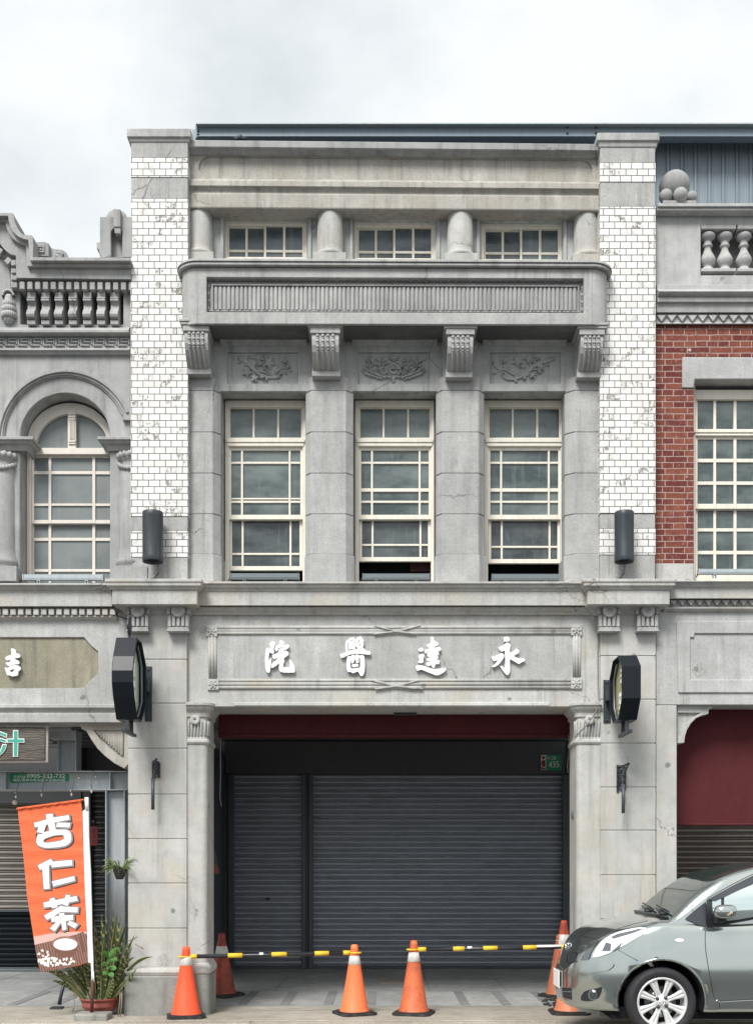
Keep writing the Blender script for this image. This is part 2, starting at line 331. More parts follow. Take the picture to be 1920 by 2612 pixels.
# ------------------------------------------------------------------ mesh builder
def warp_fn(v):
    t = max(0.0, min(1.0, (v.z - 6.2) / 2.7))
    v.z -= .0108 * t * (v.x - .08)          # the old parapet leans a little to the right
class MB:
    def __init__(s): s.v = []; s.f = []; s.sm = []; s.uv = None; s.mi = []
    def add(s, vs, fs, smooth=False, m=0):
        o = len(s.v); s.v += [Vector(q) for q in vs]
        for f in fs: s.f.append([i + o for i in f]); s.sm.append(smooth); s.mi.append(m)
        return s
    def box(s, x0, x1, y0, y1, z0, z1, m=0):
        x0, x1 = min(x0, x1), max(x0, x1); z0, z1 = min(z0, z1), max(z0, z1); y0, y1 = min(y0, y1), max(y0, y1)
        return s.add([(x0, y0, z0), (x1, y0, z0), (x1, y1, z0), (x0, y1, z0), (x0, y0, z1), (x1, y0, z1), (x1, y1, z1), (x0, y1, z1)],
              [(0, 1, 5, 4), (1, 2, 6, 5), (2, 3, 7, 6), (3, 0, 4, 7), (4, 5, 6, 7), (3, 2, 1, 0)], m=m)
    def pb(s, x0, y0, x1, y1, yf, yb, m=0):
        """box whose front face fills the surveyed rectangle"""
        return s.box(X(x0, yf), X(x1, yf), yf, yb, Z(y1, yf), Z(y0, yf), m)
    def prism(s, loops, yf, yb, m=0):
        """polygon with holes in the xz plane, given thickness in y; loops of (x, z)"""
        if not isinstance(loops[0][0], (tuple, list, Vector)): loops = [loops]
        tris = tessellate_polygon([[Vector((p[0], p[1], 0)) for p in L] for L in loops])
        flat = [p for L in loops for p in L]; n = len(flat)
        vs = [(p[0], yf, p[1]) for p in flat] + [(p[0], yb, p[1]) for p in flat]
        fs = [t for t in tris] + [(t[2] + n, t[1] + n, t[0] + n) for t in tris]
        o = 0
        for L in loops:
            k = len(L)
            for i in range(k): a, b = o + i, o + (i + 1) % k; fs.append((a, b, b + n, a + n))
            o += k
        return s.add(vs, fs, m=m)
    def pp(s, loops, yf, yb, m=0):
        if not isinstance(loops[0][0], (tuple, list)): loops = [loops]
        return s.prism([[(X(a, yf), Z(b, yf)) for a, b in L] for L in loops], yf, yb, m)
    def xprof(s, x0, x1, prof, smooth=False, m=0):
        """closed profile of (y, z) points pushed along x from x0 to x1"""
        n = len(prof)
        vs = [(x0, p[0], p[1]) for p in prof] + [(x1, p[0], p[1]) for p in prof]
        fs = [(i, (i + 1) % n, (i + 1) % n + n, i + n) for i in range(n)]
        s.add(vs, fs, smooth, m)
        tr = tessellate_polygon([[Vector((p[0], p[1], 0)) for p in prof]])
        s.add([(x0, p[0], p[1]) for p in prof], tr, m=m); s.add([(x1, p[0], p[1]) for p in prof], [t[::-1] for t in tr], m=m)
        return s
    def sweep(s, path, prof, smooth=False, caps=True):
        """profile of (out, z) swept along a plan path of (x, y); out is to the right of travel"""
        n = len(path); k = len(prof); rows = []
        for i, p in enumerate(path):
            p = Vector(p)
            d0 = (p - Vector(path[i - 1])).normalized() if i else None
            d1 = (Vector(path[i + 1]) - p).normalized() if i < n - 1 else None
            if d0 is None: d0 = d1
            if d1 is None: d1 = d0
            n0 = Vector((d0.y, -d0.x)); n1 = Vector((d1.y, -d1.x)); b = (n0 + n1).normalized(); b /= max(.3, b.dot(n0))
            rows.append([(p.x + b.x * o, p.y + b.y * o, z) for o, z in prof])
        vs = [q for r in rows for q in r]
        fs = [(i * k + j, i * k + (j + 1) % k, (i + 1) * k + (j + 1) % k, (i + 1) * k + j) for i in range(n - 1) for j in range(k)]
        s.add(vs, fs, smooth)
        if caps: s.add(rows[0], [tuple(range(k))]); s.add(rows[-1], [tuple(range(k))[::-1]])
        return s
    def lathe(s, c, prof, n=24, a0=0, a1=2 * math.pi, axis='z', smooth=True):
        full = abs(a1 - a0) > 6.28; m = n if full else n + 1; vs = []
        for i in range(m):
            a = a0 + (a1 - a0) * i / n; ca, sa = math.cos(a), math.sin(a)
            for r, h in prof:
                if axis == 'z': vs.append((c[0] + r * ca, c[1] + r * sa, c[2] + h))
                elif axis == 'y': vs.append((c[0] + r * ca, c[1] + h, c[2] + r * sa))
                else: vs.append((c[0] + h, c[1] + r * ca, c[2] + r * sa))
        k = len(prof); fs = []
        for i in range(n):
            j = (i + 1) % m
            for t in range(k - 1): fs.append((i * k + t, j * k + t, j * k + t + 1, i * k + t + 1))
        return s.add(vs, fs, smooth)
    def tube(s, pts, r, n=8, cap=True):
        pts = [Vector(p) for p in pts]; rs = r if isinstance(r, (list, tuple)) else [r] * len(pts); rows = []; up = Vector((0, 0, 1))
        for i, p in enumerate(pts):
            d = (pts[min(i + 1, len(pts) - 1)] - pts[max(i - 1, 0)]).normalized()
            a = d.cross(up if abs(d.z) < .9 else Vector((1, 0, 0))).normalized(); b = d.cross(a).normalized()
            rows.append([p + (a * math.cos(2 * math.pi * t / n) + b * math.sin(2 * math.pi * t / n)) * rs[i] for t in range(n)])
        fs = [(i * n + t, i * n + (t + 1) % n, (i + 1) * n + (t + 1) % n, (i + 1) * n + t) for i in range(len(pts) - 1) for t in range(n)]
        if cap: fs += [tuple(range(n))[::-1], tuple((len(pts) - 1) * n + t for t in range(n))]
        return s.add([q for r_ in rows for q in r_], fs, True)
    def ball(s, c, r, n=20, sx=1, sy=1, sz=1):
        prof = [(r * math.sin(math.pi * i / (n // 2)), -r * math.cos(math.pi * i / (n // 2))) for i in range(n // 2 + 1)]
        o = len(s.v); s.lathe((0, 0, 0), prof, n)
        for i in range(o, len(s.v)): q = s.v[i]; s.v[i] = Vector((c[0] + q.x * sx, c[1] + q.y * sy, c[2] + q.z * sz))
        return s
    def build(s, name, m, parent=None, bevel=0, warp=False, local=False, smooth=None, seg=1, doubles=False):
        if warp:
            for v in s.v: warp_fn(v)
        off = Vector((0, 0, 0))
        if parent is not None and not local:
            q = parent
            while q: off += q.location; q = q.parent
        me = bpy.data.meshes.new(name)
        me.from_pydata([v - off for v in s.v], [], s.f)
        for p, q, mi in zip(me.polygons, s.sm, s.mi): p.use_smooth = q if smooth is None else smooth; p.material_index = mi
        bm = bmesh.new(); bm.from_mesh(me)
        if doubles: bmesh.ops.remove_doubles(bm, verts=bm.verts, dist=1e-5)
        bmesh.ops.recalc_face_normals(bm, faces=bm.faces); bm.to_mesh(me); bm.free()
        for x in (m if isinstance(m, (list, tuple)) else [m]): me.materials.append(x)
        o = bpy.data.objects.new(name, me); COL.objects.link(o)
        if parent is not None: o.parent = parent
        if bevel:
            b = o.modifiers.new('bevel', 'BEVEL'); b.width = bevel; b.segments = seg; b.limit_method = 'ANGLE'; b.angle_limit = R(45)
        return o
def tag(o, label=None, cat=None, group=None, kind=None):
    if label: o['label'] = label
    if cat: o['category'] = cat
    if group: o['group'] = group
    if kind: o['kind'] = kind
    return o
def thing(name, loc, label, cat, group=None):
    o = bpy.data.objects.new(name, None); COL.objects.link(o); o.location = loc; o.empty_display_size = .2
    bpy.context.view_layer.update()
    return tag(o, label, cat, group)
def text_mesh(body, mb, px0, py0, px1, py1, y, depth=.003, bold=0.0, m=0):
    """letters filling a surveyed rectangle, standing proud of plane y"""
    c = bpy.data.curves.new('lettering', 'FONT'); c.body = body; c.extrude = 0; c.offset = bold; c.resolution_u = 3
    o = bpy.data.objects.new('lettering', c); COL.objects.link(o)
    dg = bpy.context.evaluated_depsgraph_get(); dg.update()
    me = bpy.data.meshes.new_from_object(o.evaluated_get(dg))
    xs = [v.co.x for v in me.vertices]; ys = [v.co.y for v in me.vertices]
    a, b, e, g = min(xs), max(xs), min(ys), max(ys)
    X0, X1, Z0, Z1 = X(px0, y), X(px1, y), Z(py1, y), Z(py0, y)
    vs = [(X0 + (v.co.x - a) / (b - a) * (X1 - X0), y - depth, Z0 + (v.co.y - e) / (g - e) * (Z1 - Z0)) for v in me.vertices]
    mb.add(vs, [tuple(p.vertices) for p in me.polygons], m=m)
    bpy.data.objects.remove(o); bpy.data.curves.remove(c); bpy.data.meshes.remove(me)
def zoomed(pts, x0, y0, k): return [(x0 + a / k, y0 + b / k) for a, b in pts]
def smooth_loop(p, n=2):
    for _ in range(n):
        q = []
        for i in range(len(p)):
            a, b = p[i], p[(i + 1) % len(p)]
            q += [(a[0] * .8 + b[0] * .2, a[1] * .8 + b[1] * .2), (a[0] * .2 + b[0] * .8, a[1] * .2 + b[1] * .8)]
        p = q
    return p
def offset_loop(p, d):
    """grow a polygon outward by d (surveyed units)"""
    n = len(p); ar = sum(p[i][0] * p[(i + 1) % n][1] - p[(i + 1) % n][0] * p[i][1] for i in range(n)); sg = 1 if ar > 0 else -1
    out = []
    for i in range(n):
        a, b, c = Vector(p[i - 1]), Vector(p[i]), Vector(p[(i + 1) % n])
        d0 = (b - a).normalized(); d1 = (c - b).normalized()
        n0 = Vector((d0.y, -d0.x)) * sg; n1 = Vector((d1.y, -d1.x)) * sg
        m = (n0 + n1); m = m.normalized() if m.length > 1e-6 else n0
        out.append(tuple(b + m * d / max(.55, m.dot(n0))))
    return out
def ell(cx, cy, rx, ry, n=28, a0=0, a1=360):
    st = n if a1 - a0 == 360 else n + 1
    return [(cx + rx * math.cos(R(a0 + (a1 - a0) * i / n)), cy + ry * math.sin(R(a0 + (a1 - a0) * i / n))) for i in range(st)]
def zp(mb, poly, z0, z1, m=0):
    """plan polygon of (x, y) given height"""
    n = len(poly); tr = tessellate_polygon([[Vector((p[0], p[1], 0)) for p in poly]])
    vs = [(p[0], p[1], z0) for p in poly] + [(p[0], p[1], z1) for p in poly]
    return mb.add(vs, [t[::-1] for t in tr] + [tuple(i + n for i in t) for t in tr] + [(i, (i + 1) % n, (i + 1) % n + n, i + n) for i in range(n)], m=m)
def mould(mb, px0, px1, y0, prof, back=.1, ret=None, smooth=False):
    """moulding: (py, out) from top to bottom on wall plane y0; ret = depth of side returns"""
    pr = [(o, Z(py, y0 - o)) for py, o in prof]
    pr = [(-back, pr[0][1])] + pr + [(-back, pr[-1][1])]
    xl, xr = (px0, px1) if isinstance(px0, float) else (X(px0, y0), X(px1, y0))
    path = [(xl, y0), (xr, y0)]
    if ret: path = [(xl, y0 + ret), (xl, y0), (xr, y0), (xr, y0 + ret)]
    return mb.sweep(path, pr, smooth)

# ------------------------------------------------------------------ ground
def ground_sheet(ys, zs, dz, name, m):
    mb = MB(); xs = [-400, -30, -6, -2, 2, 6, 30, 400]; k = len(xs)
    mb.add([(x, y, z + dz) for y, z in zip(ys, zs) for x in xs], [(i * k + j, i * k + j + 1, (i + 1) * k + j + 1, (i + 1) * k + j) for i in range(len(ys) - 1) for j in range(k - 1)], True)
    tag(mb.build(name, m), kind='structure')
ground_sheet([-400, -60, -20, -8, -4, -2.6, -1.9, -1.3, -.62, -.36, 1.5, 60, 400], [.10, .10, .10, .11, .11, .095, .07, .035, -.004, -.008, -.02, -.3, -.3], -.012, 'road', M['asphalt'])
ground_sheet([-2.2, -1.9, -1.3, -.62, -.34], [.0855, .07, .035, -.004, -.008], -.007, 'road_margin', M['road'])
mb = MB(); mb.box(-14, 14, -.34, .70, -.3, 0); mb.box(-14, 14, .704, 5.2, -.3, -.003); tag(mb.build('pavement', [M['apron'], M['floor']], bevel=.006), kind='structure')
pv = bpy.data.objects['pavement'].data
for p in pv.polygons: p.material_index = 1 if p.center.y > .703 else 0
mb = MB(); mb.box(-14, X(640, -.42), -.50, -.344, -.3, -.004); mb.box(X(646, -.42), 14, -.46, -.344, -.3, -.006)
tag(mb.build('kerb', M['apron'], bevel=.01), kind='structure')
mb = MB()
for x in (-5.3, -4.85, -3.95, -3.5, -1.97, -1.515, -1.06, -.60, -.142, .315, .86, 1.30, 1.75): mb.box(x - .05, x + .05, .80, 2.05, -.1, .0015)
tag(mb.build('pavement_inlay', M['inlay']), kind='structure')

mb = MB()
for yq in (.72, 2.12, 3.5): mb.box(-14, 14, yq - .005, yq + .005, -.1, -.0005)
for i in range(-9, 10): mb.box(i * .91 - .38 - .004, i * .91 - .38 + .004, 2.12, 4.9, -.1, -.0005)
for yq in (.18, .36): mb.box(-14, 14, yq - .004, yq + .004, -.1, .0015)
tag(mb.build('pavement_joints', M['inlay']), kind='structure')
# ------------------------------------------------------------------ the grey shophouse in the middle
SH = thing('shophouse', (0, 0, 0), 'grey cement three-storey shophouse in the middle with white tiled piers and a dark roller shutter', 'building')
def B(mb, name, m='conc', parent=None, **k): return mb.build(name, M[m] if isinstance(m, str) else m, parent or SH, **k)

# parapet
YP = .07
mb = MB(); mould(mb, 484, 1528, YP, [(361, .09), (380, .09), (384, .065), (392, .035), (397, .025)], back=.35)
B(mb, 'parapet_coping', 'conc', bevel=.008, warp=True)
mb = MB()
st = [(1481, 402)] + ell(1481, 430, 29, 28, 14, -90, 90) + [(536, 458)] + ell(536, 430, 29, 28, 14, 90, 270)
mb.pp([[(484, 395), (1528, 395), (1528, 464), (484, 464)], st[1:]], YP, YP + .022); mb.pb(484, 395, 1528, 464, YP + .021, YP + .35)
B(mb, 'parapet_wall', 'conc_warm', bevel=.006, warp=True)
mb = MB(); mould(mb, 484, 1528, YP, [(460, .0), (463, .05), (478, .055), (481, .038), (490, .018), (496, .014), (497, .032), (532, .036), (534, .03)], back=.30)
B(mb, 'frieze_architrave', 'conc_warm', bevel=.006, warp=True)
# top-floor wall with three square windows
FW = [(573, 783, 559, 662), (903, 1111, 561, 663), (1226, 1434, 563, 664)]
mb = MB(); mb.pp([[(476, 505), (1536, 505), (1536, 672), (476, 672)]] + [[(a, b), (a, d), (c, d), (c, b)] for a, c, b, d in FW], .22, .5)
for a, c, b, d in FW:                                                 # stepped jambs beside each window
    mb.pb(a - 11, b - 30, a - 3, d + 5, .195, .222); mb.pb(c + 3, b - 30, c + 11, d + 5, .195, .222)
B(mb, 'frieze_wall', 'conc_dark', bevel=.005, warp=True)
for cx in (509, 842, 1173, 1495):
    mb = MB(); c = (X(cx, .17), .175, 0)
    mb.lathe(c, [(.118, Z(515, .04)), (.128, Z(560, .04)), (.133, Z(620, .04)), (.134, Z(634, .04)), (.148, Z(636, .04)), (.154, Z(640, .04)), (.150, Z(645, .04)), (.128, Z(649, .04))], 40)
    mb.box(c[0] - .165, c[0] + .165, .025, .23, Z(672, .05), Z(646, .04))
    B(mb, 'column', 'conc_light', bevel=.004, warp=True)
def frieze_window(x0, x1, y0, y1):
    w = MB(); yf = .275
    w.pb(x0, y0, x1, y0 + 17, yf - .01, yf + .09); w.pb(x0, y1 - 5, x1, y1 + 3, yf - .005, yf + .09)
    w.pb(x0, y0 + 17, x0 + 7, y1 - 5, yf, yf + .09); w.pb(x1 - 7, y0 + 17, x1, y1 - 5, yf, yf + .09)
    win = B(w, 'window', 'cream', bevel=.003, warp=True)
    xm = (x0 + x1) / 2 - 2
    for i, (a, b, dy, top) in enumerate(((x0 + 7, xm + 2, .045, 0), (xm - 2, x1 - 7, .012, -3))):
        s = MB(); y = yf + dy; t = y0 + 17 + top; bt = y1 - 5
        s.pb(a, t, a + 5, bt, y, y + .03); s.pb(b - 5, t, b, bt, y, y + .03); s.pb(a + 5, t, b - 5, t + 5, y, y + .03)
        m_ = (a + b) / 2; s.pb(m_ - 3, t + 5, m_ + 3, bt, y + .003, y + .03)
        s.pb(a + 5, bt - 18, m_ - 3, bt - 12, y + .005, y + .03); s.pb(m_ + 3, bt - 18, b - 5, bt - 12, y + .005, y + .03)
        sa = B(s, 'sash', 'cream', win, bevel=.002, warp=True)
        g = MB(); g.pb(a + 2, t + 2, b - 2, bt, y + .02, y + .026); B(g, 'pane', 'glass_hi', sa, warp=True)
for a, c, b, d in FW: frieze_window(a, c, b, d)

# balcony
YB = -.27; rr = .17
xl, xr = X(464, -.15), X(1548, -.15)
def arc(cx, cy, r, a0, a1, n=9): return [(cx + r * math.cos(R(a0 + (a1 - a0) * i / n)), cy + r * math.sin(R(a0 + (a1 - a0) * i / n))) for i in range(n + 1)]
pathL = [(xl, .2)] + arc(xl + rr, YB + rr, rr, 180, 270); pathR = arc(xr - rr, YB + rr, rr, 270, 360) + [(xr, .2)]
full = pathL + pathR
mb = MB(); pr = [(o, Z(py, YB - o)) for py, o in ((661, -.12), (661, .046), (667, .052), (669, .034), (672, .040), (676, .042), (680, .030), (682, .004), (684, -.12))]
mb.sweep(full, pr); zp(mb, [(x, y) for x, y in full], Z(683, YB), Z(662, YB) - .002)
B(mb, 'balcony_rail', 'conc', bevel=.005, warp=True)
mb = MB(); zt, zb = Z(683, YB), Z(827, YB)
for pth in (pathL, pathR): mb.sweep(pth, [(0, zt), (0, zb), (-.1, zb), (-.1, zt)])
cl, cr = xl + rr, xr - rr
H = [(X(527, YB), Z(709, YB)), (X(527, YB), Z(797, YB)), (X(1488, YB), Z(797, YB)), (X(1488, YB), Z(709, YB))]
mb.prism([[(cl, zt), (cl, zb), (cr, zb), (cr, zt)], H], YB, YB + .068); mb.box(cl, cr, YB + .0685, YB + .10, zb, zt)
zp(mb, [(xl + .101, .2), (xl + .101, YB + .13), (xl + .13, YB + .101), (xr - .13, YB + .101), (xr - .101, YB + .13), (xr - .101, .2)], zb + .012, zb + .10)
bf_ = B(mb, 'balcony_front', 'conc_mid', bevel=.005, warp=True, seg=1)
mb = MB(); zp(mb, [(xl + .03, .2), (xl + .03, YB + .14), (xl + .14, YB + .03), (xr - .14, YB + .03), (xr - .03, YB + .14), (xr - .03, .2)], zb - .004, zb + .010); B(mb, 'soffit', 'grime_shade', bf_, warp=True)  # dark sheet: staining plus painted shade under the balcony
mb = MB()                                                            # reeded panel with bead moulding, one carved piece
yr = YB + .062; n = 85; p0, p1 = X(546, yr), X(1470, yr); zt2, zb2 = Z(731, yr), Z(792, yr); stp = (p1 - p0) / n
for i in range(n):
    x = p0 + (i + .5) * stp; r = stp * .44; rows = [(r * .25, zt2), (r * .75, zt2 - .008), (r, zt2 - .022), (r, zb2)]
    q = random.uniform(-.002, .002)
    mb.lathe((x, yr + .004 + q, 0), rows, 6, math.pi, 2 * math.pi)
def beads(mb, length, r):
    out = []; h = 0.0
    while h < length - .075:
        out += [(r * .35, h), (r * .8, h + .006), (r, h + .016), (r, h + .028), (r * .8, h + .038), (r * .35, h + .044)]; h += .046
        for _ in range(2): out += [(r * .35, h), (r * .85, h + .004), (r * .85, h + .008), (r * .35, h + .012)]; h += .013
    return out
L = X(1486, yr) - X(531, yr)
mb.lathe((X(531, yr), yr - .004, Z(717, yr)), beads(mb, L, .015), 8, axis='x')
mb.lathe((X(531, yr), yr - .002, Z(795, yr)), beads(mb, L, .010), 8, axis='x')
for px in (533, 1483): mb.lathe((X(px, yr), yr - .004, Z(795, yr)), beads(mb, Z(715, yr) - Z(795, yr), .013), 8)
mb.pb(540, 726, 1476, 729, yr - .02, yr + .01); mb.pb(540, 729, 543.5, 795, yr - .02, yr + .01); mb.pb(1472.5, 729, 1476, 795, yr - .02, yr + .01)
B(mb, 'reeded_panel', 'conc', warp=True)
# brackets carrying the balcony
for bx, w, top in ((505, 62, 821), (831, 72, 826), (1172, 68, 829), (1504, 60, 829)):
    mb = MB(); d = top - 824; hw = w / 2 / 258
    cx = X(bx, -.12); zz = lambda py, y=-.2: Z(py + d, y)
    for hx, a, b, yy in ((hw + .040, 823, 830, -.255), (hw + .030, 830, 837, -.245), (hw + .006, 837, 852, -.235)): mb.box(cx - hx, cx + hx, yy, .12, zz(b), zz(a))
    prof = [(.12, zz(852) - .001), (-.215, zz(852) - .001), (-.222, zz(866)), (-.215, zz(880)), (-.19, zz(895)), (-.14, zz(910)), (-.085, zz(922)), (-.05, zz(929)), (-.04, zz(934)), (.12, zz(934))]
    mb.xprof(cx - hw * .93, cx + hw * .93, prof)
    mb.box(cx - hw * .98, cx + hw * .98, -.05, .12, zz(944, -.05), zz(934.5, -.05)); mb.box(cx - hw, cx + hw, -.065, .12, zz(958, -.06), zz(944.5, -.05))
    for i in range(4):
        x = cx + (i - 1.5) * hw * .36
        mb.tube([(x, a - .004, b) for a, b in prof[2:8]], [.012, .013, .014, .014, .013, .012], 6)
        for q in range(6): t = q / 5; mb.ball((x, -.228 + (.012 * t * t), zz(858) - t * .125), .017 - .006 * (q % 2), 8)
    B(mb, 'bracket', 'conc_mid', bevel=.004, warp=True)

# second-floor wall: panels with reliefs, pilasters, tall sash windows
PX = [(563, 783, 580, 760), (898, 1114, 913, 1095), (1230, 1443, 1249, 1429)]
for i, (a, b, ia, ib) in enumerate(PX):
    mb = MB(); mb.pp([[(a - 24, 800), (b + 24, 800), (b + 24, 998), (a - 24, 998)], [(ia, 898), (ia, 979), (ib, 979), (ib, 898)]], .085, .115); mb.pb(a - 24, 800, b + 24, 998, .1125, .36)
    mould(mb, a, b, .085, [(862, .05), (868, .05), (874, .02), (880, .012), (882, .0)], back=.05)
    B(mb, 'relief_panel', 'conc_dark', bevel=.004)
def leaf_poly(cx, cy, r, rot, pts=5, sharp=.5):
    return [(cx + (r if k % 2 == 0 else r * sharp) * math.cos(rot + math.pi * k / pts), cy + (r if k % 2 == 0 else r * sharp) * math.sin(rot + math.pi * k / pts)) for k in range(2 * pts)]
def relief(x0, y0, kz, stems, leaves, slim=()):
    stems = [(p, r * 1.25) for p, r in stems]; leaves = [(a, b, r * 1.12) for a, b, r in leaves]; mb = MB(); yy = .108; s_ = sc(yy)
    for pts, r in stems: mb.tube([P(x0 + a / kz, y0 + b / kz, yy) for a, b in pts], [r * (1 - .45 * i / len(pts)) for i in range(len(pts))], 6)
    for cx, cy, r in leaves:
        p = [(X(x0 + a / kz, yy), Z(y0 + b / kz, yy)) for a, b in leaf_poly(cx, cy, r, random.random() * 6)]
        c = P(x0 + cx / kz, y0 + cy / kz, yy - .036); n_ = len(p)
        mb.add([(a, yy + .004, b) for a, b in p] + [(a * .93 + c.x * .07, yy - .018, b * .93 + c.z * .07) for a, b in p] + [c],
               [(i, (i + 1) % n_, (i + 1) % n_ + n_, i + n_) for i in range(n_)] + [(i + n_, (i + 1) % n_ + n_, 2 * n_) for i in range(n_)])
    for cx, cy, l, wd, rot in slim:
        c = P(x0 + cx / kz, y0 + cy / kz, yy - .004); o = len(mb.v); mb.ball((0, 0, 0), 1, 10)
        for i in range(o, len(mb.v)):
            q = mb.v[i]; a, b = q.x * l / kz / s_, q.z * wd / kz / s_
            mb.v[i] = Vector((c.x + a * math.cos(rot) - b * math.sin(rot), c.y + q.y * .024, c.z + a * math.sin(rot) + b * math.cos(rot)))
    return B(mb, 'relief_carving', 'conc_dark')
relief(570, 870, 7.509, [([(290, 320), (430, 390), (560, 540), (700, 650), (850, 700), (1000, 705), (1080, 690), (1110, 640), (1095, 590)], .017), ([(480, 290), (480, 420), (600, 540), (640, 570), (800, 600), (860, 660)], .013),
    ([(1000, 620), (1060, 550), (1140, 510), (1230, 540), (1310, 590)], .011), ([(1140, 500), (1160, 440), (1190, 380)], .010), ([(280, 430), (340, 390), (430, 395)], .010), ([(400, 460), (470, 470), (540, 530)], .010),
    ([(780, 560), (790, 500), (740, 430), (640, 430), (610, 480), (650, 540)], .010), ([(540, 320), (640, 350), (700, 390)], .010), ([(870, 570), (930, 680)], .010), ([(820, 700), (830, 770)], .013), ([(1020, 470), (1010, 640)], .008)],
    [(460, 610, 95), (600, 715, 85), (745, 690, 60), (690, 330, 90), (880, 430, 115), (1175, 400, 55), (1240, 500, 40), (700, 440, 60)], [(1190, 600, 50, 18, -.9)])
wl = []
for sgn in (1, -1):
    for t, (a, b, rot) in enumerate(((700, 650, 2.6), (620, 660, 2.5), (560, 680, 2.5), (490, 670, 2.6), (410, 640, 2.7), (340, 620, 2.8), (270, 590, 3.0), (205, 530, 2.3), (640, 580, 1.1), (560, 540, 1.2), (500, 500, 2.0), (480, 400, 2.2), (580, 390, .7), (590, 470, .8), (480, 300, 2.2), (580, 280, 1.1), (340, 270, 1.5), (280, 330, 2.2), (390, 340, .8), (280, 420, 2.3), (400, 410, .8), (250, 480, 2.6), (420, 520, 1.4), (600, 330, .3))):
        wl.append((815 + sgn * (a - 815), b, 50, 17, rot if sgn == 1 else math.pi - rot))
relief(900, 880, 7.867, [([(815 + s_ * (a - 815), b) for a, b in q], r) for s_ in (1, -1) for q, r in (([(770, 650), (620, 640), (480, 600), (350, 540), (200, 480)], .011), ([(600, 610), (540, 480), (530, 380), (590, 250)], .010), ([(430, 580), (340, 470), (335, 380), (345, 270)], .010), ([(760, 340), (690, 360), (640, 430), (660, 530), (760, 630)], .014))] +
    [([(815 + 80 * math.cos(R(t)), 475 + 95 * math.sin(R(t))) for t in range(0, 375, 15)], .014), ([(815, 640), (812, 700), (812, 760)], .015)], [(815, 270, 85), (815, 475, 45), (770, 250, 60), (860, 255, 60)], wl)
relief(1240, 880, 7.867, [([(1340, 275), (1200, 330), (1050, 370), (930, 450), (830, 560), (700, 640), (560, 690), (430, 690), (350, 650), (320, 600), (345, 570)], .018), ([(830, 500), (700, 570), (560, 660)], .014), ([(140, 330), (180, 430), (260, 490), (370, 495), (460, 550), (550, 610)], .012), ([(140, 585), (230, 540), (300, 510)], .009),
    ([(700, 560), (720, 480), (680, 420)], .012), ([(870, 520), (890, 420), (860, 340)], .013), ([(900, 495), (1020, 500)], .012), ([(740, 620), (870, 600)], .012), ([(380, 490), (350, 420), (350, 360)], .010), ([(470, 540), (470, 450)], .008), ([(560, 690), (610, 750)], .013), ([(1200, 330), (1240, 250)], .009), ([(1160, 370), (1260, 430)], .009)],
    [(620, 340, 105), (855, 290, 105), (1095, 450, 95), (920, 610, 80), (1030, 280, 50), (360, 340, 50), (1060, 540, 50), (760, 670, 45), (720, 440, 55)])
JT = [960, 996, 1102, 1207, 1311, 1414]
for fa, fb, sa, sb in ((483, 543, 470, 564), (793, 882, 780, 901), (1127, 1220, 1112, 1234), (1464, 1526, 1439, 1540)):
    mb = MB()
    def plan(inset): return [(X(sa, .1) + inset, .40), (X(sa, .1) + inset, .10 + inset), (X(fa, .03) + inset * .4, .03 + inset), (X(fb, .03) - inset * .4, .03 + inset), (X(sb, .1) - inset, .10 + inset), (X(sb, .1) - inset, .40)]
    for a, b in zip(JT, JT[1:]): zp(mb, plan(0), Z(b, .03) + .003, Z(a, .03) - .003)
    zp(mb, plan(.009), Z(1414, .03), Z(960, .03)); zp(mb, plan(-.012), Z(1484, .03), Z(1414, .03) - .002)
    zp(mb, [(X(fa, .03) + .01, .40), (X(fa, .03) + .01, .05), (X(fb, .03) - .01, .05), (X(fb, .03) - .01, .40)], Z(962, .03), Z(810, .03))
    B(mb, 'pilaster', 'conc_mid', bevel=.006)
def tall_window(x0, x1, yb, ghost):
    w = MB(); y = .30
    w.pb(x0, 1021, x0 + 10, 1484, y, y + .12); w.pb(x1 - 8, 1021, x1, 1484, y, y + .12); w.pb(x0 + 10, 1021, x1 - 8, 1038, y, y + .12)
    w.pb(x0 + 3, 1118, x1 - 3, 1128, y - .02, y + .06); w.pb(x0 + 5, 1129, x1 - 5, 1138, y - .01, y + .06)
    win = B(w, 'window', 'cream', bevel=.004)
    def sash(a, b, t, d, yy, st, rt, rb, vx, hz, g='glass'):
        s = MB(); th = .035
        s.pb(a, t, a + st, d, yy, yy + th); s.pb(b - st, t, b, d, yy, yy + th); s.pb(a + st, t, b - st, t + rt, yy, yy + th); s.pb(a + st, d - rb, b - st, d, yy, yy + th)
        ed = [a + st] + [q for v in vx for q in (v - 2.6, v + 2.6)] + [b - st]
        for v in vx: s.pb(v - 2.6, t + rt, v + 2.6, d - rb, yy + .004, yy + th)
        for h, hw in hz:
            for q in range(0, len(ed), 2): s.pb(ed[q], h - hw, ed[q + 1], h + hw, yy + .006, yy + th)
        o = B(s, 'sash', 'cream', win, bevel=.003)
        p = MB(); p.pb(a + 2, t + 2, b - 2, d - 2, yy + .022, yy + .028); B(p, 'pane', g, o)
    sash(x0 + 10, x1 - 8, 1038, 1119, y + .03, 4, 4, 3, [x0 + 73, x0 + 135.5], [])
    sash(x0 + 8, x1 - 6, 1138, 1325, y + .02, 8, 11, 12, [x0 + 43.5, x0 + 165], [(1180.5, 2.8), (1280, 2.8)] + ([(1250, 4.5)] if ghost else [(1272, 2)]))
    sash(x0 + 10, x1 - 8, 1318, yb, y + .062, 8, 10, 11, [x0 + 45, x0 + 167], [(yb - 42, 2.6)], 'glass_dark')
for a, b, c, g in ((574, 780, 1455, 0), (905, 1107, 1432, 1), (1234, 1437, 1437, 1)): tall_window(a, b, c, g)
